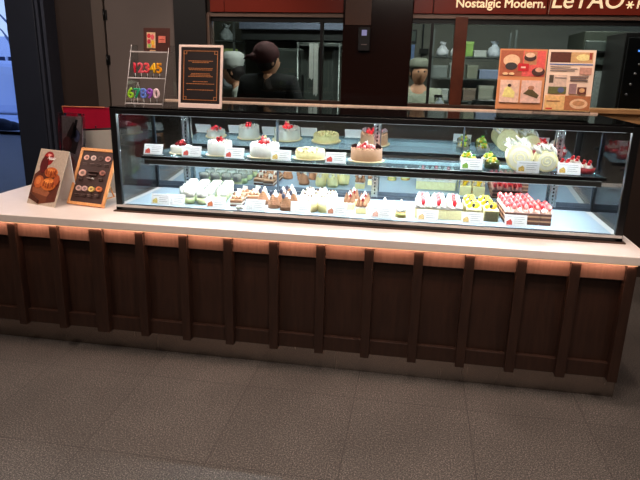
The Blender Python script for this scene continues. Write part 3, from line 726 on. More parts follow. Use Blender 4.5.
# flat printed pictures: rectangles and ellipses as thin inlays
def printed(name, parent, items, y0=0):
    mats = []; mb = MB(); idx = {}
    for n, it in enumerate(items):
        col = it[-1]; key = 'print_'+'_'.join(map(str, col))
        if key not in idx: idx[key] = len(mats); mats.append(mat(key, col, .5, var=.15, scale=90))
        y = y0-.00035*(n+1)
        if it[0] == 'r': mb.box(it[1], it[2], y, y0, it[3], it[4], idx[key])
        elif it[0] == 'e':
            _, cx, cz, rx, rz, _c = it; mb.prism([(cx+rx*math.cos(a), cz+rz*math.sin(a)) for a in (2*PI*k/18 for k in range(18))], y, y0, idx[key])
        else: mb.prism(it[1], y, y0, idx[key])
    return mb.build(name, mats, parent)
# open menu in a clear stand
om = thing('open_menu', 'open two page dessert menu with pictures in a clear stand on the showcase', 'menu', (2.150, .31, T+.001), (math.radians(-5), 0, 0))
sW = .205; Hh = .262; z0 = .040
boxL = (-sW, -.002, 0, .004, z0, z0+Hh); boxo('left_page', boxL, mat('orange_brown_page', (214, 140, 92), .45, var=.04), om)
boxo('right_page', (.002, sW-.004, 0, .004, z0, z0+Hh), mat('cream_page', (246, 214, 190), .45, var=.03), om)
its = [('r', -.200, -.104, .145, .255, (176, 92, 62)), ('r', -.104, -.008, .145, .255, (232, 92, 86)), ('r', -.100, -.045, .195, .252, (200, 130, 90)),
       ('e', -.152, .212, .036, .026, (240, 190, 150)), ('e', -.152, .188, .026, .016, (60, 52, 52)), ('r', -.122, -.076, .168, .200, (206, 32, 40)), ('r', -.110, -.090, .180, .187, (250, 200, 180)),
       ('e', -.074, .226, .026, .016, (70, 44, 40)), ('e', -.074, .236, .020, .010, (236, 190, 160)), ('e', -.034, .166, .028, .018, (80, 46, 40)), ('e', -.032, .174, .016, .010, (230, 170, 140)),
       ('e', -.175, .155, .012, .006, (240, 200, 150)), ('e', -.148, .155, .012, .006, (240, 200, 150)),
       ('r', -.192, -.108, .030, .128, (240, 196, 172)), ('r', -.100, -.014, .030, .128, (236, 190, 172)),
       ('p', [(-.180, .055), (-.128, .050), (-.126, .074), (-.155, .104), (-.172, .090)], (250, 226, 140)), ('e', -.152, .104, .008, .007, (60, 20, 20)),
       ('p', [(-.090, .070), (-.028, .050), (-.022, .064), (-.062, .096)], (92, 76, 44)), ('e', -.058, .096, .014, .009, (190, 130, 100))]
om.scale = (1.06, 1.06, 1.06)
o = printed('page_pictures', om, [((i[0],)+tuple((v) for v in i[1:])) for i in its]); o.location = (0, 0, z0)
its = [('r', .012, .098, .208, .252, (96, 48, 34)), ('r', .098, .190, .208, .252, (216, 168, 112)), ('e', .150, .230, .030, .014, (250, 222, 150)), ('r', .174, .186, .222, .250, (160, 60, 44)),
       ('r', .012, .192, .198, .202, (70, 110, 180)), ('r', .016, .100, .188, .191, (130, 110, 105)), ('r', .016, .130, .180, .183, (150, 130, 125)), ('r', .016, .120, .172, .175, (150, 130, 125)), ('r', .140, .190, .158, .188, (206, 150, 130)),
       ('r', .016, .090, .074, .155, (222, 190, 170)), ('r', .016, .034, .120, .154, (90, 74, 60)), ('r', .016, .092, .074, .104, (106, 104, 60)), ('e', .070, .090, .014, .012, (90, 96, 130)), ('r', .040, .088, .140, .144, (150, 130, 125)),
       ('r', .104, .180, .148, .151, (130, 110, 105)), ('r', .104, .170, .140, .143, (150, 130, 125)), ('r', .104, .178, .132, .135, (150, 130, 125)), ('r', .104, .134, .074, .118, (156, 120, 120)), ('r', .140, .176, .074, .104, (110, 60, 50)), ('e', .158, .090, .012, .010, (222, 170, 120)),
       ('r', .006, .198, .0, .066, (240, 190, 126)), ('r', .090, .198, .004, .066, (180, 110, 70)), ('e', .150, .032, .038, .022, (236, 190, 150)), ('e', .150, .034, .026, .012, (200, 140, 96)), ('r', .012, .040, .006, .012, (200, 50, 40)), ('r', .014, .070, .040, .044, (170, 110, 80))]
o = printed('page_printing', om, its); o.location = (0, 0, z0)
mb = MB(); mb.box(-.20, .20, -.022, .05, 0, .004); mb.box(-.20, .20, -.022, -.019, 0, .044); mb.box(-.20, .20, -.019, .006, .034, .038); mb.box(-.04, .04, .006, .010, 0, .20); mb.build('clear_stand', ACRYL, om, rot=(math.radians(0), 0, 0))

THINCLEAR = glass('thin_clear_sheet', (.97, .97, .97), 1.2, .3)
EDGE = mat('frosted_acrylic_edge', (214, 206, 204), .3, var=.02)
# tiered clear stand with number candles
cs = thing('candle_stand', 'clear acrylic tiered stand holding coloured number candles', 'stand', (.150, .262, T))
for x in (-.105, .105):
    mb = MB()
    vs = [mb.b.verts.new(v) for v in ((x-.001, 0, 0), (x-.001, .19, 0), (x-.001, .19, .31), (x-.001, .12, .31), (x+.001, 0, 0), (x+.001, .19, 0), (x+.001, .19, .31), (x+.001, .12, .31))]
    for f in ((0, 1, 2, 3), (7, 6, 5, 4), (0, 4, 5, 1), (1, 5, 6, 2), (2, 6, 7, 3), (3, 7, 4, 0)): mb.b.faces.new([vs[i] for i in f])
    mb.build('side_panel', THINCLEAR, cs)
    mb = MB(); mb.tube([(x, .0015, .003), (x, .118, .308)], .0016, 6); mb.build('side_edge', EDGE, cs)
EDGE = mat('frosted_acrylic_edge', (214, 206, 204), .3, var=.02)
for z, y in ((.012, .03), (.140, .075), (.272, .12)):
    mb = MB(); mb.box(-.104, .104, y-.026, y+.05, z, z+.003); mb.build('tier', ACRYL, cs)
    mb = MB(); mb.box(-.104, .104, y-.0285, y-.0265, z-.001, z+.005); mb.build('tier_edge', EDGE, cs)
for (dg, x, row, col) in (('1', -.072, 1, (214, 40, 62)), ('2', -.038, 1, (240, 96, 110)), ('3', -.004, 1, (236, 84, 92)), ('4', .030, 1, (252, 190, 30)), ('5', .064, 1, (250, 160, 24)),
                          ('6', -.082, 0, (160, 214, 50)), ('7', -.046, 0, (40, 160, 110)), ('8', -.010, 0, (110, 140, 226)), ('9', .026, 0, (150, 84, 190)), ('0', .062, 0, (246, 214, 220))):
    z = T + (.143 if row else .015); y = .262 + (.075 if row else .03)
    nm = {'1': 'crimson one', '2': 'pink two', '3': 'coral three', '4': 'yellow four', '5': 'orange five', '6': 'lime six', '7': 'teal seven', '8': 'blue eight', '9': 'purple nine', '0': 'pale pink zero'}[dg]
    t = thing('number_candle', nm+' shaped candle on the '+('upper' if row else 'lower')+' tier of the clear stand', 'candle', (.150+x, y, z+.0005))
    m_ = mat('candle_wax_'+dg, col, .35, var=.05)
    mb = MB(); mb.text(dg, -.018, .026, 0, .068, depth=.003, bold=.0028); mb.build('digit', m_, t)
    mb = MB(); mb.lathe([(.0018, 0), (.0018, .030)], 8); mb.build('stick', PAPER, t)
    mb = MB(); mb.box(-.006, .006, -.006, .006, 0, .008); mb.build('foot', ACRYL, t)
# small brown sign standing on the upper tier
t = thing('small_sign', 'small brown sign with a colourful picture above the candles', 'sign', (.182, .372, T+.2755), (math.radians(-6), 0, 0))
boxo('board', (-.066, .080, 0, .004, 0, .120), mat('brown_sign_board', (72, 34, 26), .5, var=.05), t)
printed('picture', t, [('r', -.048, .000, .018, .098, (230, 190, 150)), ('e', -.036, .080, .010, .012, (220, 50, 60)), ('e', -.016, .074, .010, .014, (230, 90, 100)), ('e', -.036, .052, .010, .012, (200, 40, 70)), ('e', -.014, .046, .010, .012, (240, 190, 60)), ('e', -.034, .030, .009, .009, (140, 190, 90)), ('e', -.012, .028, .008, .008, (250, 150, 60)), ('r', .018, .056, .046, .080, (226, 120, 100)), ('r', .022, .052, .060, .064, (170, 50, 40)), ('r', -.030, .0, .004, .009, (230, 180, 130))])
# white folded card left of the candle stand
t = thing('folded_card', 'white tent shaped folded card at the left end of the showcase top', 'card', (-.022, .56, T), (0, 0, math.radians(25)))
for s, nm in ((1, 'front_leaf'), (-1, 'back_leaf')):
    mb = MB(); mb.box(-.045, .045, -.001, .001, 0, .115, 0, Matrix.Translation((0, -s*.030, 0)) @ Matrix.Rotation(-s*.26, 4, 'X')); mb.build(nm, PAPER, t, rot=(0, 0, PI/2))

# ================================================================= THINGS ON THE COUNTER, LEFT OF THE SHOWCASE
Z0 = .7475
# apple pastry leaflet stand (tent card)
lf = thing('leaflet_stand', 'tent shaped leaflet showing a red apple and golden pastries on the counter', 'leaflet stand', (-.460, .190, Z0), (0, 0, math.radians(-17)))
tl = Matrix.Rotation(math.radians(-24.6), 4, 'X')
w, hh = .112, .320
mb = MB(); mb.box(-w, w, 0, .003, 0, hh, 0, tl); mb.build('front_leaf', mat('cream_leaflet', (206, 186, 166), .5, var=.05), lf)
mb = MB(); mb.box(-w, w, 0, .003, 0, hh*.905, 0, Matrix.Translation((0, .160, 0)) @ Matrix.Rotation(math.radians(5.4), 4, 'X')); mb.build('back_leaf', PAPER, lf)
o = printed('leaflet_picture', lf, [('r', -w+.003, w-.003, .004, hh-.004, (190, 168, 150)), ('p', [(-w+.003, .03), (-.02, .006), (.10, .03), (.104, .15), (.05, .20), (-.06, .21), (-w+.003, .17)], (96, 44, 30)),
    ('p', [(-.096, .070), (.030, .052), (.034, .020), (-.020, .006), (-.096, .040)], (112, 58, 36)), ('p', [(-.096, .096), (.0, .110), (.046, .074), (.030, .052), (-.090, .068)], (152, 86, 56)),
    ('e', -.030, .268, .040, .040, (150, 24, 26)), ('e', -.036, .274, .022, .022, (190, 40, 36)), ('e', -.052, .230, .030, .050, (92, 24, 24)), ('r', -.020, .014, .262, .268, (246, 232, 226)),
    ('e', .018, .190, .050, .030, (196, 96, 44)), ('e', .004, .196, .028, .016, (226, 130, 64)), ('e', .044, .192, .026, .016, (224, 124, 58)), ('e', -.058, .130, .034, .036, (190, 92, 44)), ('e', -.062, .136, .020, .022, (220, 124, 66)),
    ('e', .022, .122, .056, .036, (206, 108, 46)), ('e', .006, .130, .028, .020, (236, 144, 70)), ('e', .044, .126, .026, .022, (230, 134, 62)), ('e', .076, .150, .020, .030, (170, 78, 40))] + [('e', cx+dx, cz+dz, .006, .016, c) for cx, cz in ((.018, .190), (.022, .122)) for dx, dz, c in ((-.034, .0, (160, 70, 30)), (-.016, -.006, (176, 84, 36)), (.004, -.008, (150, 66, 30)), (.022, -.006, (170, 80, 36)), (.038, .0, (140, 60, 28)))] + [('p', [(-.096, .040), (-.020, .006), (-.020, .026), (-.096, .064)], (78, 38, 24)), ('e', -.020, .286, .012, .008, (240, 150, 140))])
o.rotation_euler = (math.radians(-24.6), 0, 0)
mb = MB(); mb.text('Apple', -.030, .262, -.009, .026, depth=.0004, shear=.2); mb.build('lettering', PAPER, lf, rot=(math.radians(-24.6), 0, 0))
# orange framed menu board
mbd = thing('menu_board', 'brown menu board with round cake pictures in a light orange wooden frame', 'menu board', (-.216, .224, Z0+.007), (0, 0, math.radians(-11)))
w, hh = .126, .334; lean = math.radians(-28)
ORW = wood_material('orange_beech', (226, 150, 92), (244, 176, 116), .45, (30, 30, 4))
mb = MB()
for a in ((-w, -w+.017, 0, .014, 0, hh), (w-.017, w, 0, .014, 0, hh), (-w+.017, w-.017, 0, .014, 0, .017), (-w+.017, w-.017, 0, .014, hh-.017, hh)): mb.box(*a)
mb.build('frame', ORW, mbd, rot=(lean, 0, 0), bevel=.002)
boxo('board', (-w+.016, w-.016, .005, .010, .016, hh-.016), mat('dark_brown_board', (70, 48, 44), .5, var=.05), mbd).rotation_euler = (lean, 0, 0)
its = []
for x, z, c in ((-.085, .252, (236, 178, 160)), (-.030, .252, (226, 196, 186)), (.025, .252, (96, 72, 66)), (.082, .252, (236, 170, 160)), (-.082, .168, (232, 180, 164)), (.070, .176, (170, 110, 96)),
                (-.078, .086, (230, 190, 180)), (-.030, .086, (222, 180, 174)), (.022, .086, (244, 208, 120)), (.078, .090, (230, 130, 80))):
    rx = .020 if z != .168 else .026
    its.append(('e', x, z, rx, rx*.82, c)); its.append(('e', x+.003, z, rx*.55, rx*.4, tuple(max(0, int(v*.62)) for v in c)))
    its.append(('r', x-.018, x+.016, z-.032, z-.029, (120, 96, 90))); its.append(('r', x-.014, x+.018, z-.040, z-.038, (104, 82, 76)))
its += [('e', .012, .142, .004, .004, (240, 236, 230)), ('r', -.03, .0, .141, .144, (150, 130, 124)), ('r', -.04, .04, .176, .178, (110, 86, 80)), ('r', -.03, .03, .160, .162, (110, 86, 80))]
its = [((i[0], i[1]*.90, i[2]*1.10, i[3]*.92, i[4]*.92, i[5]) if i[0] == 'e' else (i[0], i[1]*.90, i[2]*.90, i[3]*1.10, i[4]*1.10, i[5])) for i in its]
o = printed('cake_pictures', mbd, its, y0=.0045); o.rotation_euler = (lean, 0, 0)
mb = MB(); mb.box(-.006, .006, 0, .25, 0, .004); mb.tube([(0, .245, .004), (0, .138, .235)], .005, 6); mb.build('easel_leg', ORW, mbd)
# grey board with a black edge, behind
gb = thing('grey_board', 'plain grey board with a thin black edge behind the orange menu board', 'board', (-.330, .60, Z0), (0, 0, 0))
mb = MB(); mb.prism([(-.160, 0), (.24, 0), (.24, .395), (-.088, .370)], 0, .010); mb.build('board_face', mat('warm_grey_board', (166, 158, 148), .6, var=.03), gb, bevel=.001)
mb = MB()
for a, b in (((-.168, 0), (-.094, .376)), ((-.094, .376), (.24, .402))): mb.tube([(a[0], .004, a[1]), (b[0], .004, b[1])], .0055, 6)
mb.tube([(0, .005, .39), (0, .005, .405)], .004, 6)
mb.build('edge', BLACK, gb)
mb = MB(); mb.tube([(.05, .012, .30), (.05, .13, .003)], .006, 6); mb.build('rear_leg', BLACK, gb)
# red signboard behind it all
rs = thing('red_signboard', 'bright crimson signboard with a thin gold edge behind the left leaflets', 'sign', (-.490, .76, Z0), (0, 0, 0))
boxo('board', (-.145, .42, 0, .014, .0, .500), mat('crimson_board', (160, 10, 44), .4, var=.04), rs, bevel=.003)
mb = MB(); mb.tube([(-.122, -.002, .30), (-.147, -.002, .500), (.14, -.002, .502)], .0035, 6); mb.build('gold_edge', mat('brass_edge', (214, 130, 90), .4, metal=.3), rs)
mb = MB(); mb.box(-.1, .3, .014, .10, 0, .012); mb.build('base', BLACK, rs)
# plastic pouch with leaflets
pc = thing('leaflet_pouch', 'crinkled clear pouch of printed leaflets in front of the red signboard', 'pouch', (-.470, .505, Z0), (math.radians(-6), 0, math.radians(-10)))
pc.scale = (1.15, 1, 1.2)
boxo('leaflet', (-.055, .075, .004, .010, 0, .385), mat('dim_leaflet', (170, 140, 140), .5, var=.3, scale=26), pc)
printed('leaflet_picture', pc, [('r', -.05, .07, .30, .375, (176, 160, 158)), ('p', [(-.05, .22), (.03, .20), (.065, .30), (.02, .36), (-.02, .30)], (74, 56, 56)), ('e', -.02, .25, .03, .035, (130, 70, 70)), ('e', .04, .29, .02, .03, (120, 124, 160)), ('p', [(.0, .27), (.03, .29), (.05, .37), (.035, .37)], (30, 26, 30)), ('e', .0, .13, .035, .06, (150, 90, 84)), ('r', -.05, .07, .04, .07, (100, 70, 70))], y0=.003)
mb = MB(); mb.box(-.070, .088, -.004, .014, 0, .40)
bmesh.ops.subdivide_edges(mb.b, edges=mb.b.edges[:], cuts=6, use_grid_fill=True)
random.seed(9)
for v in mb.b.verts: v.co += Vector((random.uniform(-.004, .004), random.uniform(-.005, .003), random.uniform(-.001, .001) if v.co.z > .01 else 0))
mb.build('plastic_pouch', glass('crinkled_plastic', (.88, .88, .92), 1.4, 1.2, rough=.12, base=.05), pc)

# ================================================================= PEOPLE
SKIN = mat('skin', (196, 142, 112), .5, var=.05, scale=20)
def skinned(name, pts, edges, radii, m, parent, root=0, sub=2):
    me = bpy.data.meshes.new(name); me.from_pydata(pts, edges, []); me.materials.append(m)
    o = bpy.data.objects.new(name, me); C.objects.link(o); o.parent = parent
    md = o.modifiers.new('skin', 'SKIN'); md.use_smooth_shade = True
    if not me.skin_vertices: return o
    for i, r in enumerate(radii):
        sv = me.skin_vertices[0].data[i]; sv.radius = r if isinstance(r, tuple) else (r, r); sv.use_root = (i == root)
    s = o.modifiers.new('subsurf', 'SUBSURF'); s.levels = sub; s.render_levels = sub
    return o
def head_mesh(mb, c, yaw, r=.098):
    """egg shaped head with brow, nose, lips, chin and ears; faces local -y turned by yaw"""
    rotm = Matrix.Translation(c) @ Matrix.Rotation(yaw, 4, 'Z')
    vs = mb.sphere((0, 0, 0), r, seg=24)
    for v in vs:
        x, y, z = v.co; f = max(0, -y/r)
        s = 1-.22*max(0, -z/r)
        nx, ny, nz = x*.80*s, y*(.98 if y > 0 else .92)*(1-.10*max(0, -z/r)), z*1.22
        ny -= .016*math.exp(-((x/.012)**2)-((z+.012)/.020)**2)*f*1.6       # nose
        ny += .008*math.exp(-(((abs(x)-.030)/.014)**2)-((z-.010)/.011)**2)*f  # eye sockets
        ny -= .006*math.exp(-((x/.022)**2)-((z+.052)/.010)**2)*f            # lips
        ny -= .008*math.exp(-((x/.025)**2)-((z+.082)/.014)**2)*f            # chin
        v.co = rotm @ Vector((nx, ny, nz))
    for sx in (-1, 1):
        e = mb.sphere((sx*.080, .008, -.004), .022, seg=10, sc=(.35, .7, 1.2))
        for v in e: v.co = rotm @ v.co
def hand(name, parent, wrist, direction, m, side=1):
    """palm plus five separate slightly curled fingers"""
    w = Vector(wrist); d = Vector(direction).normalized(); s = d.cross(Vector((0, 1, 0))).normalized()
    if s.length < .1: s = Vector((1, 0, 0))
    n = d.cross(s)
    pts = [w, w+d*.04, w+d*.085]; ed = [(0, 1), (1, 2)]; rad = [.026, .034, .030]
    for k, (o_, l) in enumerate(((-.027, .060), (-.009, .072), (.009, .068), (.026, .052))):
        b = len(pts); base = w+d*.085+s*o_
        pts += [base, base+d*l*.5+n*.006, base+d*l*.95+n*.022]; ed += [(2, b), (b, b+1), (b+1, b+2)]; rad += [.0105, .0095, .0075]
    b = len(pts); pts += [w+d*.04+s*(-.040*side), w+d*.075+s*(-.055*side)+n*.01]; ed += [(1, b), (b, b+1)]; rad += [.012, .009]
    return skinned(name, [tuple(p) for p in pts], ed, rad, m, parent, 0, 1)
def person(name, lab, loc, rz, top, trousers, hair, cap=None, capm=None, headyaw=0, broad=1, armpose=None, H=1.72, hairlong=False, lean=0):
    t = thing(name, lab, 'person', loc, (0, 0, rz)); k = H/1.72
    hy = lean
    P = [(0, 0, .96), (0, hy*.3, 1.15), (0, hy*.7, 1.36), (0, hy*.95, 1.46), (0, hy*1.05, 1.53)]
    arms = armpose or {-1: [(-.19, hy*.8, 1.40), (-.25, hy*.6-.02, 1.13), (-.20, -.20, .98)], 1: [(.19, hy*.8, 1.40), (.25, hy*.6-.02, 1.13), (.20, -.20, .98)]}
    legs = {s: [(s*.095, 0, .90), (s*.10, -.01, .50), (s*.10, .02, .09), (s*.11, -.12, .035)] for s in (-1, 1)}
    # body: one continuous skin
    pts = list(P); ed = [(0, 1), (1, 2), (2, 3), (3, 4)]; rad = [(.13, .10), (.125, .095), (.135, .10), (.060, .060), (.052, .055)]
    for s in (-1, 1):
        b = len(pts); pts += arms[s]; ed += [(2, b), (b, b+1), (b+1, b+2)]; rad += [.052, .042, .030]
    for s in (-1, 1):
        b = len(pts); pts += legs[s]; ed += [(0, b), (b, b+1), (b+1, b+2), (b+2, b+3)]; rad += [.085, .058, .040, .035]
    sc2 = lambda a: [tuple(v*k for v in p) for p in a]
    body = skinned('body', sc2(pts), ed, [tuple(v*k for v in r) if isinstance(r, tuple) else r*k for r in rad], SKIN, t)
    # shirt over torso and sleeves
    pts = P[:4]+[]; ed = [(0, 1), (1, 2), (2, 3)]; rad = [(.158*broad, .122), (.145*broad, .115), (.170*broad, .125), (.078*broad, .078*broad)]
    pts[3] = (0, hy*.97, 1.475+.18*(broad-1))
    for s in (-1, 1):
        b = len(pts); a = arms[s]; end = tuple(a[1][i]*.35+a[2][i]*.65 for i in range(3)); pts += [a[0], a[1], end]; ed += [(2, b), (b, b+1), (b+1, b+2)]; rad += [.070*broad**1.5, .060*broad, .047]
    skinned('shirt', sc2(pts), ed, [tuple(v*k for v in r) if isinstance(r, tuple) else r*k for r in rad], top, t)
    pts = [(0, 0, .98)]; ed = []; rad = [(.150, .115)]
    for s in (-1, 1):
        b = len(pts); pts += legs[s][:3]; ed += [(0, b), (b, b+1), (b+1, b+2)]; rad += [.105, .078, .062]
    skinned('trousers', sc2(pts), ed, [tuple(v*k for v in r) if isinstance(r, tuple) else r*k for r in rad], trousers, t)
    for s in (-1, 1):
        mb = MB(); mb.sphere((s*.11*k, -.05*k, .042), .055, sc=(.85, 2.3, .75), seg=14); mb.build('shoe', BLACK, t)
        a = arms[s]; dv = Vector(a[2])-Vector(a[1]); hand('hand', t, tuple(v*k for v in a[2]), dv, SKIN, s)
    hc = Vector((0, hy*1.1-.012, 1.615))*k
    mb = MB(); head_mesh(mb, hc, headyaw); mb.build('head', SKIN, t)
    rotm = Matrix.Translation(hc) @ Matrix.Rotation(headyaw, 4, 'Z')
    for sx in (-1, 1):
        mb = MB(); vs = mb.sphere((sx*.028, -.078, .008), .010, seg=10)
        for v in vs: v.co = rotm @ v.co
        mb.build('eye', BLACK, t)
    mb = MB(); vs = mb.sphere((0, .016, .022), .103, seg=24)
    for v in vs:
        z = v.co.z
        v.co = Vector((v.co.x*.88, v.co.y*1.0+(.010 if z < 0 else 0), z*1.10))
        if v.co.y < -.045 and v.co.z < .075: v.co.y = -.045
        if hairlong and z < -.03: v.co.z -= .03; v.co.y = max(v.co.y, .0)
        v.co = rotm @ v.co
    mb.build('hair', hair, t)
    if cap: cap(t, rotm)
    return t
def kerchief(t, rotm):
    m_ = mat('dark_red_cap_fabric', (62, 14, 16), .8, var=.15)
    mb = MB(); vs = mb.sphere((0, .030, .062), .112, seg=22)
    for v in vs:
        v.co = Vector((v.co.x*.98, v.co.y*1.08, max(v.co.z*1.0, .035 if v.co.y < 0 else -.04))); v.co = rotm @ v.co
    vs = mb.sphere((0, .150, .040), .045, seg=12, sc=(.9, .9, .8))
    for v in vs: v.co = rotm @ v.co
    mb.build('cap', m_, t)
    mb = MB(); mb.tube([(0, .13, .03), (.03, .19, .045), (.05, .22, .02)], [.02, .016, .004], 8)
    for v in mb.b.verts: v.co = rotm @ v.co
    mb.build('cap_tie', m_, t)
def chefcap(t, rotm):
    mb = MB(); vs = mb.lathe([(.098, .03), (.100, .075), (.112, .12), (.108, .165), (.070, .19), (0, .195)], 24, wob=.02)
    for v in vs: v.co = rotm @ Vector((v.co.x*.92, v.co.y+.012, v.co.z))
    mb.build('cap', mat('white_cap_cloth', (196, 198, 194), .8, var=.05), t)
def lowcap(t, rotm):
    mb = MB(); vs = mb.lathe([(.100, .035), (.104, .06), (.098, .105), (.060, .128), (0, .132)], 24)
    for v in vs: v.co = rotm @ Vector((v.co.x*.92, v.co.y+.012, v.co.z))
    mb.build('cap', mat('pale_green_grey_cap', (104, 106, 94), .8, var=.05), t)
BLK = mat('black_uniform_cloth', (10, 10, 11), .9, var=.2)
HAIR = mat('dark_hair', (26, 15, 14), .6, var=.3, scale=60)
WHT = mat('white_uniform_cloth', (190, 194, 186), .8, var=.05)
person('person', 'person in black seen from behind, wearing a dark red cap', (.255, 2.48, 0), math.radians(165), BLK, BLK, HAIR, kerchief, headyaw=math.radians(-35), H=1.66, broad=1.25,
    armpose={-1: [(-.225, 0, 1.43), (-.30, -.02, 1.15), (-.20, -.24, 1.05)], 1: [(.225, 0, 1.43), (.30, -.02, 1.15), (.20, -.24, 1.05)]})
person('person', 'cook in white bending over beside the person in black', (.03, 3.02, 0), math.radians(-80), WHT, WHT, HAIR, chefcap, headyaw=0, H=1.56, lean=-.26)
person('person', 'cook in pale uniform standing between the pillar and the wooden post', (1.55, 3.03, 0), math.radians(5), mat('pale_green_grey_uniform', (140, 144, 128), .8, var=.05), WHT, HAIR, lowcap, headyaw=math.radians(10), H=1.60, broad=1.1)

# ================================================================= KITCHEN FITTINGS
KST = mat('dim_steel', (128, 134, 132), .35, metal=.7, var=.08, scale=8)
KDK = mat('dark_appliance', (46, 48, 48), .4, var=.1)
hd = thing('extractor_hood', 'long brushed steel extractor hood at the top of the kitchen window', 'hood', (.20, 3.6, 1.80))
mb = MB(); mb.box(-.55, .65, 0, .6, .10, .25); mb.build('hood_body', mat('blue_grey_steel', (150, 160, 186), .35, metal=.5), hd, bevel=.004)
mb = MB(); mb.prism([(-.55, 0), (.65, 0), (.65, .10), (-.55, .10)], .08, .6); mb.build('hood_lip', KDK, hd)
mb = MB(); mb.box(.1, .60, -.06, .5, -.06, -.03); mb.build('filter_tray', KST, hd)
for x in (-.45, .55): mb = MB(); mb.box(x, x+.03, .3, .33, .25, .80); mb.build('hanger', KDK, hd)
fr = thing('steel_fridge', 'grey steel refrigerator behind the person in black', 'refrigerator', (.22, 3.75, 0))
boxo('body', (-.30, .42, 0, .5, .05, 1.72), mat('fridge_steel', (96, 102, 98), .4, metal=.4, var=.06), fr, .01)
for x0, x1, z0, z1 in ((-.29, .055, .9, 1.70), (.065, .41, .9, 1.70), (-.29, .055, .08, .88), (.065, .41, .08, .88)):
    d_ = boxo('door', (x0, x1, -.02, 0, z0, z1), mat('fridge_door_steel', (84, 90, 86), .35, metal=.4, var=.06), fr, .006)
    boxo('handle', (x1-.04 if x0 < 0 else x0+.02, x1-.02 if x0 < 0 else x0+.04, -.045, -.02, z0+.25, z1-.25), BLACK, d_)
for x in (-.25, .37): boxo('foot', (x-.03, x+.03, .05, .45, 0, .05), BLACK, fr)
for x, z0, z1, l in ((.535, 1.42, 1.74, 'long pale towel hanging nearer the person in black'), (.580, 1.27, 1.74, 'long pale towel hanging nearer the window mullion')):
    mb = MB(); n = 8
    for k in range(n):
        a = k/n; mb.box(x-.020+.005*k, x-.0155+.005*k, 3.0+.006*math.sin(k*2), 3.008+.006*math.sin(k*2), z0+.01*math.sin(k), z1)
    o = mb.build('hanging_towel', mat('pale_towel_cloth', (206, 208, 204), .9, var=.08)); tag(o, l, 'towel', 'towels on the kitchen rail')
rl = thing('towel_rail', 'thin steel towel rail on posts behind the kitchen window', 'rail', (.55, 3.022, 0))
mb = MB(); mb.tube([(-.15, 0, 1.745), (.25, 0, 1.745)], .006, 8); mb.build('rail_bar', KST, rl)
for x in (-.15, .25): mb = MB(); mb.tube([(x, 0, 0), (x, 0, 1.75)], .008, 8); mb.build('post', KST, rl)
# wire shelving with goods
def shelving(name, lab, x0, x1, y, zs, d=.4, m=KST):
    t = thing(name, lab, 'shelving', ((x0+x1)/2, y, 0)); w = (x1-x0)/2
    for z in zs:
        mb = MB(); mb.box(-w, w, 0, d, z-.012, z); mb.build('shelf', m, t)
    for x in (-w, w-.02):
        for yy in (0, d-.02): boxo('post', (x, x+.02, yy, yy+.02, 0, max(zs)+.25), m, t)
    return t
shelving('wire_shelving', 'steel shelving of bags and boxes behind the wooden post', 1.66, 2.46, 3.5, (.6, .95, 1.24, 1.455, 1.665), .42)
shelving('wire_shelving', 'steel rack with small packages at the left of the kitchen window', -.78, -.37, 3.50, (.6, 1.0, 1.3, 1.55, 1.78), .38)
def bag(x, y, z, w, h, col, lab, name='plastic_bag'):
    t = thing(name, lab, 'bag', (x, y, z+.001))
    random.seed(int(x*1000)+int(z*100))
    mb = MB(); mb.lathe([(w*.42, 0), (w*.5, h*.10), (w*.53, h*.25), (w*.50, h*.4), (w*.40, h*.55), (w*.22, h*.70), (w*.12, h*.78)], 22, wob=.08, ph=x*9)
    for v in mb.b.verts:
        if v.co.z > .004: v.co += Vector((random.uniform(-.008, .008), random.uniform(-.008, .008), random.uniform(-.006, .006)))
    mb.build('sack', mat('bag_%d_%d_%d' % col, col, .5, var=.15, scale=30), t)
    mb = MB(); mb.lathe([(w*.11, h*.74), (w*.20, h*.86), (w*.30, h*.98), (w*.15, h*.92)], 14, wob=.25)
    for v in mb.b.verts: v.co += Vector((random.uniform(-.010, .010), random.uniform(-.008, .008), random.uniform(-.012, .012)))
    mb.build('gathered_neck', mat('bag_%d_%d_%d' % col, col, .5, var=.15, scale=30), t)
def kbox(x, y, z, w, d, h, col, lab, cat='box', name='cardboard_box', rz=0):
    t = thing(name, lab, cat, (x, y, z+.001), (0, 0, rz)); m_ = mat('box_%d_%d_%d' % col, col, .6, var=.08, scale=12)
    boxo('body', (-w/2, w/2, 0, d, 0, h*.82), m_, t, .003)
    boxo('lid', (-w/2-.004, w/2+.004, -.004, d+.004, h*.82, h), mat('lid_%d_%d_%d' % col, tuple(min(255, v+18) for v in col), .6), t, .003)
bag(1.765, 3.57, 1.665, .11, .13, (196, 198, 204), 'blue grey plastic bag on the top shelf, left end')
bag(1.905, 3.58, 1.665, .11, .13, (226, 226, 226), 'white plastic bag on the top shelf beside the wooden post')
kbox(2.025, 3.54, 1.665, .07, .10, .14, (140, 176, 90), 'lime green carton on the top shelf', 'carton', 'carton')
kbox(2.130, 3.54, 1.665, .12, .2, .06, (190, 194, 190), 'flat white tub on the top shelf beside the green carton', 'tub', 'tub')
bag(2.270, 3.60, 1.665, .125, .15, (206, 212, 222), 'large pale blue plastic bag on the top shelf')
kbox(2.375, 3.56, 1.665, .08, .1, .05, (40, 44, 46), 'small black box at the right end of the top shelf')
kbox(1.75, 3.53, 1.455, .15, .2, .12, (120, 126, 124), 'grey box on the second shelf at its left end')
kbox(1.90, 3.53, 1.455, .10, .2, .15, (150, 152, 146), 'tall light grey box on the second shelf')
kbox(2.07, 3.53, 1.455, .10, .2, .13, (126, 128, 112), 'olive grey box in the middle of the second shelf')
kbox(2.24, 3.53, 1.455, .2, .2, .09, (130, 142, 170), 'wide blue grey box on the second shelf, right side')
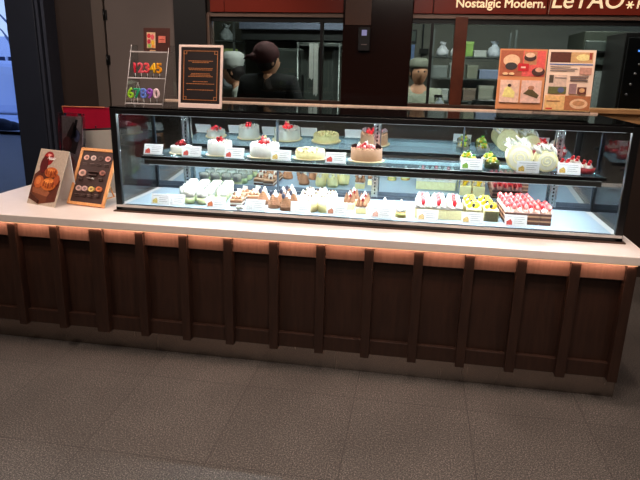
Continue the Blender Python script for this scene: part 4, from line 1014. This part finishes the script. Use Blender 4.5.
kbox(1.80, 3.53, 1.24, .10, .2, .11, (176, 180, 176), 'white tub on the third shelf at its left end', 'tub', 'tub')
kbox(1.93, 3.53, 1.24, .09, .2, .09, (170, 172, 166), 'white tub on the third shelf behind the post', 'tub', 'tub')
kbox(2.06, 3.53, 1.24, .12, .2, .12, (120, 104, 92), 'brown box in the middle of the third shelf')
kbox(2.22, 3.53, 1.24, .14, .2, .15, (150, 150, 136), 'beige grey box on the third shelf, right side')
kbox(2.38, 3.53, 1.24, .10, .2, .12, (96, 100, 96), 'dark grey box at the right end of the third shelf')
bag(-.50, 3.62, 1.78, .13, .16, (170, 178, 180), 'grey plastic bag on top of the left rack')
kbox(-.48, 3.60, 1.55, .14, .12, .15, (170, 190, 110), 'yellow green box on the left rack')
bag(-.50, 3.64, 1.30, .14, .15, (160, 166, 170), 'pale grey plastic bag low on the left rack')
kbox(1.77, 3.53, .95, .18, .2, .16, (130, 132, 126), 'wide grey box on the fourth shelf at its left end')
kbox(2.00, 3.53, .95, .2, .2, .14, (110, 100, 88), 'brown grey box in the middle of the fourth shelf')
kbox(2.28, 3.53, .95, .2, .2, .17, (150, 150, 144), 'pale box on the fourth shelf, right side')
# utensils on a wall rail
ur = thing('utensil_rail', 'thin utensil rail high on the kitchen wall right of the fridge', 'rail', (.83, 4.294, 1.93))
mb = MB(); mb.tube([(-.25, -.03, 0), (.08, -.03, 0)], .006, 6); mb.tube([(-.25, -.03, 0), (-.25, .004, 0)], .005, 6); mb.tube([(.08, -.03, 0), (.08, .004, 0)], .005, 6); mb.build('rail_bar', KST, ur)
for x, c, l in ((-.18, (190, 190, 180), 'pale ladle hanging on the utensil rail, leftmost'), (-.08, (120, 100, 80), 'brown handled whisk hanging on the utensil rail'), (.02, (176, 180, 176), 'steel skimmer hanging on the utensil rail, rightmost')):
    mb = MB(); mb.tube([(0, 0, 0), (0, 0, -.20)], .005, 6); mb.sphere((0, 0, -.23), .040, sc=(1, .3, 1)); o = mb.build('kitchen_utensil', mat('utensil_%d' % c[0], c, .4, metal=.3), loc=(.83+x, 4.264-.012, 1.930)); tag(o, l, 'utensil', 'utensils on the rail')
# work table with pot and spray bottle behind the sill
wt = thing('work_table', 'steel work table just behind the kitchen window sill', 'table', (2.3, 2.16, 0))
boxo('table_top', (-.62, .55, 0, .5, 1.13, 1.16), KST, wt, .004)
for x in (-.60, .50):
    for y in (.02, .45): boxo('leg', (x, x+.04, y, y+.04, 0, 1.13), KST, wt)
pt = thing('cooking_pot', 'black two handled cooking pot behind the open menu', 'pot', (2.125, 2.40, 1.161))
mb = MB(); mb.lathe([(.0, 0), (.105, 0), (.12, .02), (.125, .13), (.130, .135), (.120, .135), (.115, .02), (0, .012)], 28); mb.build('pot_body', BLACK, pt)
for s in (-1, 1): mb = MB(); mb.tube([(s*.12, -.03, .10), (s*.155, -.02, .105), (s*.155, .02, .105), (s*.12, .03, .10)], .006, 6); mb.build('handle', BLACK, pt)
sb = thing('spray_bottle', 'pale spray bottle standing left of the wooden post', 'bottle', (1.735, 2.40, 1.161))
mb = MB(); mb.lathe([(.034, 0), (.038, .01), (.036, .10), (.014, .13), (.013, .145), (0, .145)], 18); mb.build('bottle_body', mat('cloudy_plastic', (170, 180, 190), .4), sb)
mb = MB(); mb.box(-.045, .02, -.010, .010, .145, .168); mb.box(-.04, -.032, -.004, .004, .115, .145); mb.build('trigger_head', KDK, sb, bevel=.002)
# cabinets at the right
cb_ = thing('wall_cabinet', 'dark olive steel oven unit behind the right part of the window', 'oven', (3.17, 3.0, 0))
boxo('body', (-.22, .20, 0, .6, 0, 1.88), mat('oven_body', (62, 66, 58), .45, metal=.3, var=.06), cb_, .006)
d_ = boxo('oven_door', (-.21, .19, -.03, 0, 1.60, 1.80), mat('oven_door_steel', (88, 94, 90), .35, metal=.5), cb_, .004); boxo('handle', (-.12, .12, -.06, -.03, 1.70, 1.715), BLACK, d_)
boxo('light_panel', (-.09, .07, -.02, 0, .8, 1.55), mat('speckled_grey_panel', (140, 144, 142), .5, var=.2, scale=60), cb_, .002)
dk = thing('black_cabinet', 'black control cabinet with a thin blue light at the right edge', 'cabinet', (3.42, 2.45, 0))
boxo('body', (-.30, .40, 0, .5, 0, 1.84), mat('charcoal_cabinet', (30, 26, 26), .4), dk, .006)
boxo('door', (-.28, .38, -.02, 0, .4, 1.80), mat('black_cabinet_door', (14, 12, 13), .35), dk, .004)
boxo('blue_light', (-.20, .3, -.026, -.02, 1.695, 1.708), mat('blue_indicator', (90, 150, 255), .4, emit=2.2, var=.01), dk)
for k, z in enumerate((1.37, 1.45, 1.53, 1.60)): mb = MB(); mb.lathe([(.010, 0), (.010, .006), (0, .006)], 12, mtx=Matrix.Translation((-.215+.02*(k-1), -.02, z)) @ Matrix.Rotation(PI/2, 4, 'X')); mb.build('button', mat('grey_button', (120, 110, 108), .4), dk)
# wall bits seen between the pillar and the mullion
th_ = thing('wall_switch_box', 'grey switch box on the kitchen wall beside the pillar', 'switch box', (1.46, 4.298, 1.72))
boxo('housing', (-.05, .03, -.03, 0, .10, .24), KDK, th_, .004); boxo('cover', (-.04, .02, -.034, -.03, .12, .22), mat('green_grey_cover', (90, 102, 96), .5), th_, .002)
pp = thing('wall_pipe', 'thin pipe with valve running down the kitchen wall beside the pillar', 'pipe', (1.56, 4.27, 1.5))
mb = MB(); mb.tube([(0, 0, 0), (0, 0, 1.1)], .008, 8); mb.build('pipe', KDK, pp); mb = MB(); mb.box(-.03, .07, -.02, .01, .20, .26); mb.build('valve', BLACK, pp, bevel=.004)
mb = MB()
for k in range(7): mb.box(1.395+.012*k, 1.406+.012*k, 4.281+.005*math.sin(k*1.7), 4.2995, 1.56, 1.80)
tag(mb.build('blue_reflection_strip', mat('pale_blue_reflection', (140, 168, 220), .9)), 'pale blue strip standing in for a window reflection beside the pillar, behind the cook', 'reflection strip')  # window reflection built as a solid pale blue strip
# card terminal on the pillar
tm = thing('wall_terminal', 'dark wall terminal with a small lit screen on the pillar', 'terminal', (1.135, 1.9245, 1.645))
boxo('housing', (-.045, .045, -.03, 0, 0, .17), mat('black_terminal', (22, 18, 20), .4), tm, .006)
boxo('screen', (-.020, .018, -.0325, -.03, .11, .150), mat('lit_lavender_screen', (150, 150, 200), .4, emit=.35, var=.05), tm)
boxo('slot', (-.022, .022, -.032, -.03, .045, .050), mat('pale_slot', (150, 130, 130), .5), tm)

# lower deck pieces stand a little taller than wide
for o in list(C.objects):
    if o.type == 'EMPTY' and not o.parent and o.get('group') and 'lower deck' in o['group']:
        o.scale = (1.04, 1.04, 1.2 if 'slice' in o.name and 'choc' in o.name and 'straw' not in o.name else 1.5)
        if o['category'] != 'price card': o.location.y += .030
